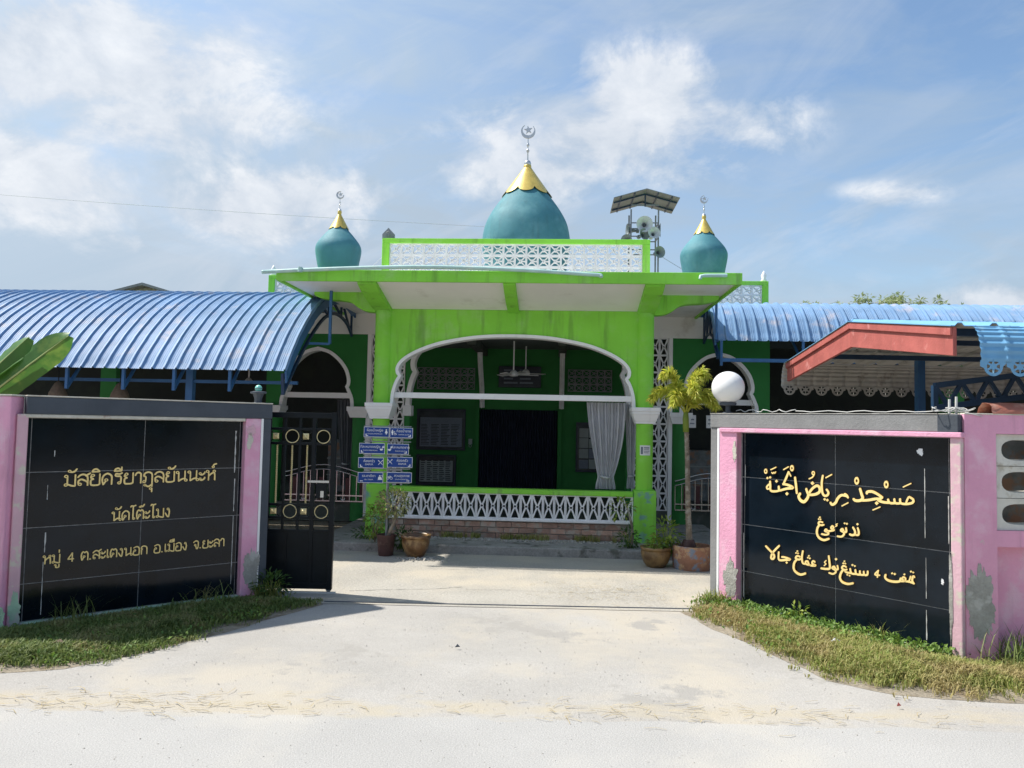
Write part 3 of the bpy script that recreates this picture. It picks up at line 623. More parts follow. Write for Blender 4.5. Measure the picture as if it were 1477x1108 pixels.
# small ornaments on the parapet corners
an = MB(); an.prism([(-.085, 0), (.085, 0), (.085, .07), (0, .16), (-.085, .07)], -.02, .02); an.torus((0, -.022, .075), .03, .008, (0, 1, 0), 12, 5)
inst('corner_ornament', an.mesh('corner_ornament', 'grey_metal'), B, (-1.77, .25, 4.125))
me_urn = MB().lathe([(.035, 0), (.05, .02), (.03, .05), (.045, .10), (.02, .15), (.003, .18)], (0, 0, 0), 12).mesh('corner_ornament', 'white', True)
inst('corner_ornament', me_urn, B, (3.83, 2.1, 3.925)); inst('corner_ornament', me_urn, B, (-4.09, 2.1, 3.955))
# pale pipes along the fascia
MB().tube(smooth_pts([(-3.03, -1.04, 3.40), (-2.5, -1.04, 3.43), (-1.6, -1.05, 3.465), (-.8, -1.05, 3.475), (.2, -1.05, 3.445), (.9, -1.05, 3.405), (1.08, -1.05, 3.395), (1.10, -1.06, 3.37)], 5), .024, 8).build('drain_pipe', 'pvc', B, True, 60)
MB().tube([(2.58, -1.04, 3.405), (2.32, -1.05, 3.40), (2.27, -1.055, 3.39), (2.265, -1.06, 3.355)], .022, 8).build('drain_pipe', 'pvc', B, True, 60)
pc = MB(); pc.tube([(-2.82, -1.03, 3.415), (-3.0, -1.09, 3.395)], .018, 8); pc.tube([(-2.55, -1.06, 3.46), (-2.55, -1.06, 3.40)], .03, 8); pc.build('pipe_clamp', 'pvc', B, True, 60)

# ================================================================ awnings
def awning(name, label, u0, u1, prof, sheets, m, low_v):
    """curved roof of ribbed sheets; prof = [(v, z)] from the wall out to the eave"""
    a = bthing(name, label, 'awning', u0, prof[0][0], 0)
    P = smooth_pts(prof, 6); b0 = prof[0][0]
    w = (u1 - u0) / sheets; sg = 1 if w > 0 else -1; w = abs(w)
    xs = []
    for r_ in range(5):
        b = w * (r_ / 5)
        p = w / 5
        xs += [(b, 0), (b + p * .06, .0), (b + p * .115, .026), (b + p * .21, .026), (b + p * .24, 0), (b + p * .46, 0), (b + p * .485, .004), (b + p * .51, 0), (b + p * .63, 0), (b + p * .655, .004), (b + p * .68, 0), (b + p * .8, 0), (b + p * .825, .004), (b + p * .85, 0)]
    xs.append((w * 1.012, 0.004))
    mb = MB(); nx = len(xs)
    for i, (v_, z_) in enumerate(P):
        aa = P[max(0, i - 1)]; bb = P[min(len(P) - 1, i + 1)]; d = Vector((bb[0] - aa[0], bb[1] - aa[1])).normalized(); nn = Vector((d.y, -d.x))
        if nn.y < 0: nn = -nn
        st = .006 * (1 - (i % 5) / 5.0)   # overlapping courses
        for (x, h) in xs: mb.v.append((sg * x, v_ - b0 + nn.x * (h - st), z_ + nn.y * (h - st)))
    for i in range(len(P) - 1):
        for k in range(nx - 1):
            q = (i * nx + k, i * nx + k + 1, (i + 1) * nx + k + 1, (i + 1) * nx + k); mb.f.append(q if sg < 0 else q[::-1]); mb.m.append(0)
    me = mb.mesh('roof_sheet', m, True, 25)
    for i in range(sheets): inst('roof_sheet', me, a, (sg * w * i, 0, .0015 * (i % 2)))
    return a, P, b0
LP = [(1.98, 3.36), (1.55, 3.47), (1.1, 3.49), (.5, 3.36), (0, 3.13), (-.45, 2.83), (-.82, 2.5), (-1.1, 2.19)]
aw, P, b0 = awning('curved_awning', 'long curved blue ribbed metal awning left of the porch', -2.66, -9.4, LP, 9, 'roof_blue', 0)
def awn_frame(a, P, b0, x, name='truss', dep=.26, m='frame_dark', lowcut=None):
    t = MB(); top = [(x, v - b0, z - .03) for v, z in P]
    for p, q in zip(top[:-1], top[1:]): t.bar(p, q, .035, .04)
    return t, top
# end frame next to the porch: curved rim board, truss and stays
t = MB(); rim = []
for i, (v, z) in enumerate(P): rim.append((v - b0, z))
k = len(rim)
t.prism([*[(v, z - .012) for v, z in rim], *[(v + (.03 if i > k * .6 else 0), z - .15 + (.05 if i < 3 else 0)) for i, (v, z) in reversed(list(enumerate(rim)))]], .0, -.025, 0, 'x')
t.build('rim_board', 'frame_blue', aw)
t = MB(); x = -.06
seg = [(1.98 - b0, 2.97), (1.7 - b0, 3.12), (1.3 - b0, 3.19), (.9 - b0, 3.17), (.5 - b0, 3.05), (.1 - b0, 2.83), (-.3 - b0, 2.55), (-.7 - b0, 2.22), (-1.02 - b0, 1.93)]
low_ = smooth_pts([(p[0], p[1], 0) for p in seg], 3)
for p, q in zip(low_[:-1], low_[1:]): t.bar((x, p[0], p[1]), (x, q[0], q[1]), .035)
for v, z0, z1 in ((1.94, 2.97, 3.36), (1.35, 3.17, 3.46), (.72, 3.1, 3.42)): t.bar((x, v - b0, z0), (x, v - b0, z1), .03)
t.bar((x, 1.94 - b0, 2.98), (x, 1.35 - b0, 3.46), .03); t.bar((x, 1.35 - b0, 3.2), (x, .72 - b0, 3.42), .03); t.bar((x, .72 - b0, 3.1), (x, .3 - b0, 3.26), .03)
t.bar((x, -1.06 - b0, 2.16), (x, -1.03 - b0, 1.9), .035)
t.build('end_truss', 'frame_dark', aw)
MB().bar((.22, -.12 - b0, 2.62), (.22, -.12 - b0, 3.345), .035).build('stay_rod', 'frame_blue', aw)
MB().bar((.22, -.12 - b0, 2.62), (-.05, -.16 - b0, 2.62), .03).build('stay_rod', 'frame_blue', aw)
for x in (-.72, -1.42, -2.06, -2.78, -3.5, -4.4, -5.3):
    h = MB(); h.bar((x, -1.04 - b0, 2.2), (x, -1.04 - b0, 1.93), .035); h.bar((x, -1.03 - b0, 1.95), (x, -.5 - b0, 2.55), .03); h.build('eave_hanger', 'frame_blue', aw)
MB().bar((-.05, -.55 - b0, 2.07), (-6.6, -.55 - b0, 2.07), .04).build('tie_beam', 'frame_blue', aw)
for x in (-1.45, -3.9, -6.2): MB().bar((x, -.55 - b0, 0), (x, -.55 - b0, 2.62), .09).build('post', 'frame_blue', aw)
for zz, vv in ((2.45, -.82), (2.8, -.45), (3.1, 0), (3.33, .5), (3.44, 1.1)): MB().bar((-.03, vv - b0 + .02, zz - .06), (-6.7, vv - b0 + .02, zz - .06), .035).build('purlin', 'frame_dark', aw)

RP = [(2.03, 3.38), (1.85, 3.49), (1.62, 3.50), (1.38, 3.41), (1.16, 3.21), (1.02, 2.99), (.95, 2.86)]
ar, P, b0 = awning('curved_awning', 'shorter curved blue ribbed metal awning right of the porch', 2.84, 9.4, RP, 9, 'roof_blue', 0)
t = MB(); rim = [(v - b0, z) for v, z in P]
t.prism([*[(v, z - .012) for v, z in rim], *[(v + (.02 if i > 15 else 0), z - .07) for i, (v, z) in reversed(list(enumerate(rim)))]], .0, .025, 0, 'x'); t.build('rim_board', 'frame_blue', ar)
t = MB(); x = .04
for p, q in zip(rim[:-1], rim[1:]): t.bar((x, p[0], p[1] - .03), (x, q[0], q[1] - .03), .03)
lw = [(2.0, 2.93), (1.75, 3.02), (1.5, 3.02), (1.3, 2.96), (1.0, 2.66), (.93, 2.6)]
for p, q in zip(lw[:-1], lw[1:]): t.bar((x, p[0] - b0, p[1]), (x, q[0] - b0, q[1]), .03)
for v, z0, z1 in ((2.0, 2.93, 3.38), (1.75, 3.0, 3.45), (1.5, 3.0, 3.45), (1.25, 2.92, 3.28)): t.bar((x, v - b0, z0), (x, v - b0, z1), .026)
t.bar((x, 2.0 - b0, 2.95), (x, 1.75 - b0, 3.45), .024); t.bar((x, 1.75 - b0, 3.0), (x, 1.5 - b0, 3.46), .024); t.bar((x, 1.5 - b0, 3.0), (x, 1.25 - b0, 3.28), .024)
t.build('end_truss', 'frame_dark', ar)
h = MB(); h.bar((.1, .98 - b0, 2.88), (.1, .98 - b0, 2.5), .035); h.bar((.1, .98 - b0, 2.56), (.1, 1.6 - b0, 3.0), .03); h.build('eave_hanger', 'frame_blue', ar)
MB().bar((-.05, .6 - b0, 2.83), (-.05, .6 - b0, 3.345), .03).build('stay_rod', 'frame_blue', ar)
for x in (1.25, 2.5, 3.8):
    h = MB(); h.bar((x, .98 - b0, 2.88), (x, .98 - b0, 2.45), .035); h.bar((x, .98 - b0, 2.52), (x, 1.7 - b0, 3.1), .03); h.build('eave_hanger', 'frame_blue', ar)
MB().bar((.1, .98 - b0, 2.58), (6, .98 - b0, 2.58), .05).build('tie_beam', 'frame_blue', ar)

# ================================================================ sign walls
def ribbon(mb, pts, w, y, d, mi=0, grow=0.0):
    """flat-faced raised stroke in the wall's (s, z) plane; its back lies at y, its face d in front"""
    P = [Vector((p[0], p[1])) for p in smooth_pts(pts, 4)]; n = len(P); w = w / 2 + grow; Lf = []; Rt = []
    for i in range(n):
        t = (P[min(i + 1, n - 1)] - P[max(i - 1, 0)]); t = t.normalized() if t.length > 1e-9 else Vector((1, 0)); nn = Vector((-t.y, t.x))
        ww = w * (0.72 + 0.28 * math.sin(PI * min(1, .15 + .7 * i / max(1, n - 1))))
        Lf.append(P[i] + nn * ww); Rt.append(P[i] - nn * ww)
    t0 = (P[0] - P[1]).normalized() * w * .6; t1 = (P[-1] - P[-2]).normalized() * w * .6
    out = [P[0] + t0] + Lf + [P[-1] + t1] + Rt[::-1]
    k = len(out); vs = [(p.x, y - d, p.y) for p in out] + [(p.x, y, p.y) for p in out]
    # strip faces on the front
    fs = [(0, 1, k - 1), (n, n + 1, n + 2)] + [(i, i + 1, k - 1 - i, k - i) for i in range(1, n)]
    fs = [f[::-1] for f in fs]
    mb.add(vs, fs, mi); o = len(mb.v) - 2 * k
    for i in range(k):
        mb.f.append((o + i, o + (i + 1) % k, o + k + (i + 1) % k, o + k + i)); mb.m.append(1)
def disc(mb, c, r, y, d, rx=None, rz=None, hole=0.0, mi=0, n=16):
    rx = rx or r; rz = rz or r
    if not hole:
        mb.prism([(c[0] + rx * math.cos(2 * PI * k / n), c[1] + rz * math.sin(2 * PI * k / n)) for k in range(n)], y - d, y, mi); return
    vs = []
    for k in range(n):
        a = 2 * PI * k / n; ca, sa = math.cos(a), math.sin(a)
        o_, i_ = 1 + hole, 1 - hole
        vs += [(c[0] + rx * o_ * ca, y - d, c[1] + rz * o_ * sa), (c[0] + rx * i_ * ca, y - d, c[1] + rz * i_ * sa), (c[0] + rx * i_ * ca, y, c[1] + rz * i_ * sa), (c[0] + rx * o_ * ca, y, c[1] + rz * o_ * sa)]
    for k in range(n):
        q = (k + 1) % n
        mb.add([], []); o = len(mb.v) if k == 0 else o
        if k == 0: mb.v += vs
        mb.f += [(o + 4 * k, o + 4 * k + 1, o + 4 * q + 1, o + 4 * q), (o + 4 * k + 1, o + 4 * k + 2, o + 4 * q + 2, o + 4 * q + 1), (o + 4 * k + 3, o + 4 * k, o + 4 * q, o + 4 * q + 3)]; mb.m += [mi, 1, 1]
# looped Thai letters drawn as pen strokes: body height 1, ('o', x, z, r) is a loop
TH_G = {
 'ม': (.86, [('o', .13, .87, .1), [(.22, .84), (.22, .16)], ('o', .13, .12, .1), [(.22, .18), (.5, .04), (.74, .0)], [(.74, 0), (.74, 1)]]),
 'น': (.92, [('o', .13, .87, .1), [(.23, .87), (.23, .02)], [(.23, .02), (.45, .2), (.7, .28)], [(.72, 1), (.72, .16)], ('o', .80, .11, .1)]),
 'ส': (.84, [('o', .2, .13, .1), [(.1, .15), (.1, .42), (.28, .56), (.5, .47), (.7, .3)], [(.05, .74), (.2, .93), (.42, 1), (.64, .88), (.72, .62), (.72, 0)], [(.56, .86), (.72, .98), (.9, 1.1)]]),
 'ล': (.84, [('o', .2, .13, .1), [(.1, .15), (.1, .42), (.28, .56), (.5, .47), (.7, .3)], [(.05, .74), (.2, .93), (.42, 1), (.64, .88), (.72, .62), (.72, 0)]]),
 'ย': (.82, [('o', .22, .88, .1), [(.12, .86), (.1, .68), (.28, .55)], [(.28, .55), (.1, .44), (.1, .1), (.22, 0), (.55, 0), (.7, .08)], [(.7, .05), (.7, 1)]]),
 'ด': (.84, [('o', .34, .42, .1), [(.3, .32), (.14, .0)], [(.14, 0), (.06, .4), (.12, .78), (.4, 1), (.66, .84), (.72, .6), (.72, 0)]]),
 'ต': (.84, [('o', .34, .42, .1), [(.3, .32), (.14, .0)], [(.14, 0), (.06, .4), (.1, .8), (.24, 1), (.4, .86)], [(.4, .86), (.56, 1), (.7, .8), (.72, .55), (.72, 0)]]),
 'ร': (.70, [('o', .42, .11, .1), [(.52, .12), (.54, .55), (.46, .72), (.28, .72), (.12, .78)], [(.12, .78), (.18, .96), (.4, .92), (.62, 1.02)]]),
 'า': (.58, [[(.04, .72), (.14, .94), (.3, 1), (.45, .86), (.46, .6), (.46, 0)]]),
 'ฎ': (.86, [('o', .13, .12, .1), [(.23, .12), (.24, .55), (.1, .68), (.2, .92), (.45, 1), (.66, .88), (.72, .6), (.72, -.36)], ('o', .2, -.2, .08), [(.27, -.25), (.48, -.34), (.72, -.14)]]),
 'ะ': (.56, [('o', .1, .68, .09), [(.1, .59), (.25, .56), (.42, .68), (.48, .84)], ('o', .1, .16, .09), [(.1, .07), (.25, .04), (.42, .16), (.48, .32)]]),
 'ห': (.88, [('o', .13, .87, .1), [(.23, .87), (.23, 0)], [(.23, .4), (.42, .62), (.6, .72)], ('o', .68, .87, .1), [(.6, .8), (.72, .6), (.74, .0)]]),
 'โ': (.56, [[(.02, 1.36), (.1, 1.5), (.3, 1.46), (.52, 1.54)], [(.26, 1.44), (.26, .16), (.34, .03)], ('o', .36, .1, .09)]),
 'เ': (.40, [[(.14, 1), (.14, .14)], ('o', .23, .11, .1)]),
 'ง': (.66, [('o', .34, .88, .1), [(.44, .86), (.48, .5), (.42, .0)], [(.42, 0), (.28, .08), (.06, .46)]]),
 'อ': (.84, [('o', .24, .56, .1), [(.14, .56), (.08, .2), (.2, 0), (.55, 0), (.7, .1), (.72, .7), (.58, .96), (.36, 1), (.1, .86)]]),
 'ก': (.84, [[(.13, 0), (.13, .52), (.22, .64), (.07, .74)], [(.07, .74), (.2, .95), (.42, 1), (.64, .9), (.72, .66), (.72, 0)]]),
 'จ': (.76, [('o', .26, .48, .1), [(.34, .42), (.4, .08), (.5, .0), (.62, .2)], [(.05, .82), (.22, .98), (.45, 1), (.62, .82), (.62, .2)]]),
 '4': (.72, [[(.5, 1.0), (.08, .32)], [(.08, .3), (.66, .3)], [(.5, 1.0), (.5, 0)]]),
 '.': (.34, [('d', .12, .07, .085)]), ' ': (.62, []),
 'ั': (0, [('o', -.52, 1.32, .09), [(-.46, 1.24), (-.3, 1.24), (-.14, 1.34), (-.04, 1.52)]]),
 'ิ': (0, [[(-.66, 1.2), (-.56, 1.38), (-.36, 1.44), (-.14, 1.22)], [(-.66, 1.2), (-.14, 1.21)]]),
 'ี': (0, [[(-.66, 1.2), (-.56, 1.38), (-.36, 1.44), (-.14, 1.22)], [(-.66, 1.2), (-.14, 1.21)], [(-.14, 1.2), (-.14, 1.56)]]),
 'ื': (0, [[(-.66, 1.2), (-.56, 1.38), (-.36, 1.42), (-.14, 1.22)], [(-.66, 1.2), (-.14, 1.21)], [(-.14, 1.2), (-.14, 1.56)], [(-.28, 1.3), (-.28, 1.54)]]),
 '์': (0, [('o', -.3, 1.3, .09), [(-.3, 1.4), (-.22, 1.54), (-.02, 1.6)]]),
 '่': (0, [[(-.18, 1.2), (-.18, 1.5)]]),
 '๊': (0, [('o', -.5, 1.34, .07), [(-.44, 1.28), (-.36, 1.46), (-.26, 1.34), (-.16, 1.44), (-.06, 1.6)]]),
 'ุ': (0, [('o', -.24, -.54, .08), [(-.14, -.5), (-.14, -.86)]]),
 'ู': (0, [('o', -.52, -.22, .08), [(-.44, -.22), (-.44, -.5), (-.16, -.5)], [(-.16, -.16), (-.16, -.5)]]),
}
def thai(wall, text, s0, s1, z0, z1, h, y=-.004):
    tot = sum(TH_G[c][0] for c in text) - .1; k = (s1 - s0) / tot; x = 0.0; cur = None; sw = .155
    hh = h
    def put(mb, g, x):
        for st in g[1]:
            f = lambda p: (s0 + (x + p[0]) * k, z0 + (z1 - z0) * ((x + p[0]) / tot) + p[1] * hh)
            mb._d = getattr(mb, '_d', 0) + .0003
            if st[0] == 'o': disc(mb, f((st[1], st[2])), 1, y, .007 + mb._d, st[3] * k, st[3] * hh, .42)
            elif st[0] == 'd': disc(mb, f((st[1], st[2])), 1, y, .007 + mb._d, st[3] * k, st[3] * hh)
            else: ribbon(mb, [f(p) for p in st], sw * hh, y, .007 + mb._d)
    mbs = []
    for ch in text:
        g = TH_G[ch]
        if g[0] > 0: cur = MB(); mbs.append(cur)
        put(cur, g, x); x += g[0]
    for b in mbs:
        if b.v:
            b.build('letter', ['letter', 'letter_edge'], wall)
def tile_grid(wall, xs, zs, gap=.006):
    for i in range(len(xs) - 1):
        for j in range(len(zs) - 1):
            a, b, c, d = xs[i] + gap / 2, xs[i + 1] - gap / 2, zs[j] + gap / 2, zs[j + 1] - gap / 2
            MB().box(a, b, 0, .0025, c, d).build('granite_tile', 'granite', wall)
def patch(wall, name, m, cx, cz, rx, rz, y, seed, d=.003, n=110, amp=.45):
    P = []
    for k in range(n):
        a = 2 * PI * k / n; q = 1 + amp * noise.noise(Vector((math.cos(a) * 1.6 + seed, math.sin(a) * 1.6, seed))) + .30 * noise.noise(Vector((math.cos(a) * 5, math.sin(a) * 5, seed * 3))) + .16 * noise.noise(Vector((math.cos(a) * 15, math.sin(a) * 15, seed * 5)))
        P.append((cx + rx * q * math.cos(a), cz + rz * q * math.sin(a)))
    MB().prism(P, y - d, y).build(name, m, wall)
def drip(wall, x, z0, z1, w, y, seed, m='wire'):
    rnd = random.Random(seed); z = z0; L_ = []
    while z < z1:
        L_.append((w * rnd.uniform(.2, 1.0), z)); z += rnd.uniform(.02, .05)
    MB().prism([(x + a, z) for a, z in L_] + [(x - a * .4, z) for a, z in reversed(L_)], y - .0025, y).build('paint_drip', m, wall)

LW = thing('sign_wall', 'black granite sign wall with gold Thai lettering in a pink frame, left of the gateway', 'sign', (-3.67, 5.85, 0), math.atan2(.64926, .76056))
MB().box(-.07, 1.66, .003, .117, 0, 1.60).build('wall_core', 'grout', LW)
tile_grid(LW, [.0, .03, .838, 1.635, 1.658], [.045, .325, .742, 1.162, 1.575])
MB().box(-.02, 1.90, -.075, .12, 1.605, 1.737).build('lintel', 'lintel', LW, bev=.008)
MB().box(-.02, 1.655, -.068, .0, 1.577, 1.605).build('lintel_underside', 'cream', LW, bev=.006)
MB().box(-.02, 1.90, -.079, .124, 1.737, 1.747).build('lintel_cap', 'cream', LW, bev=.003)
MB().box(1.66, 1.80, -.066, .12, 0, 1.605).build('right_pier', 'pink', LW, bev=.008)
MB().box(1.80, 1.822, -.069, .12, 0.1, 1.605).build('pier_edge', 'white', LW, bev=.004)
MB().box(1.822, 1.895, -.066, .12, 0, 1.605).build('pier_return', 'lintel', LW, bev=.008)
MB().box(-.075, -.002, -.066, .20, 0, 1.605).build('left_reveal', 'pink_pale', LW, bev=.008)
MB().box(.0, 1.66, -.05, .0, 0, .045).build('base_sill', 'moss', LW, bev=.01)
patch(LW, 'plaster_patch', 'cement', 1.755, .27, .075, .17, -.0665, 3.1)
patch(LW, 'plaster_patch', 'cream', 1.70, 1.40, .025, .07, -.0665, 5.3)
patch(LW, 'plaster_patch', 'moss', -.03, .14, .04, .13, -.0665, 2.3)
patch(LW, 'plaster_patch', 'pink_pale', 1.712, 1.50, .04, .045, -.0665, 8.3)
drip(LW, 1.595, 1.12, 1.50, .010, 0, 1); drip(LW, 1.60, .78, 1.09, .006, 0, 2); drip(LW, 1.60, .14, .76, .005, 0, 3); drip(LW, .155, .55, .72, .008, 0, 4); drip(LW, .15, .08, .5, .004, 0, 5); drip(LW, .155, .95, 1.1, .004, 0, 6); drip(LW, .19, 1.28, 1.34, .006, 0, 7)
thai(LW, 'มัสยิดรียาฎุลยันนะห์', .262, 1.425, 1.048, 1.062, .088)
thai(LW, 'นัดโต๊ะโมง', .612, 1.06, .758, .766, .074)
thai(LW, 'หมู่ 4 ต.สะเตงนอก อ.เมือง จ.ยะลา', .145, 1.525, .461, .481, .066)

RW = thing('sign_wall', 'black granite sign wall with gold Jawi lettering in a pink frame, right of the gateway', 'sign', (2.10, 7.0, 0), math.atan2(-.79028, .61275))
MB().box(-.02, 1.80, .003, .17, 0, 1.60).build('wall_core', 'grout', RW)
tile_grid(RW, [.0, .028, .892, 1.765, 1.79], [.03, .327, .742, 1.166, 1.563])
MB().box(-.30, 1.86, -.075, .20, 1.605, 1.733).build('lintel', 'lintel_grey', RW, bev=.008)
MB().box(1.72, 1.861, -.078, .10, 1.602, 1.731).build('lintel_end', 'lintel', RW, bev=.004)
MB().box(-.19, 1.885, -.085, .0, 1.567, 1.605).build('lintel_underside', 'pink', RW, bev=.006)
MB().box(-.30, 1.80, -.079, .204, 1.733, 1.740).build('lintel_cap', 'cement', RW, bev=.003)
MB().box(-.30, -.225, -.066, .20, 0, 1.605).build('pier_return', 'lintel_grey', RW, bev=.008)
MB().box(-.225, -.20, -.069, .20, 0.05, 1.605).build('pier_edge', 'white', RW, bev=.004)
MB().box(-.20, -.012, -.066, .20, 0, 1.605).build('left_pier', 'pink', RW, bev=.008)
MB().box(1.80, 1.875, -.066, .20, 0, 1.57).build('right_reveal', 'pink_pale', RW, bev=.008)
MB().box(-.012, 1.81, -.05, .0, 0, .03).build('base_sill', 'moss', RW, bev=.01)
patch(RW, 'plaster_patch', 'cream', -.035, 1.40, .022, .08, -.0665, 2.2); patch(RW, 'plaster_patch', 'cement', -.07, .25, .07, .15, -.0665, 6.1)
patch(RW, 'plaster_patch', 'cement', 1.80, .45, .012, .30, -.0665, 9.1); patch(RW, 'plaster_patch', 'sign_white', 1.565, 1.455, .02, .022, 0, 4.4); patch(RW, 'plaster_patch', 'sign_white', 1.715, .52, .010, .02, 0, 7.7)
drip(RW, 1.60, .08, .33, .007, 0, 11); drip(RW, 1.60, .38, .7, .004, 0, 12); drip(RW, 1.595, .82, 1.34, .004, 0, 13); drip(RW, 1.76, .8, 1.15, .006, 0, 14); drip(RW, .02, .1, .7, .005, 0, 15); drip(RW, .035, 1.0, 1.3, .004, 0, 16)
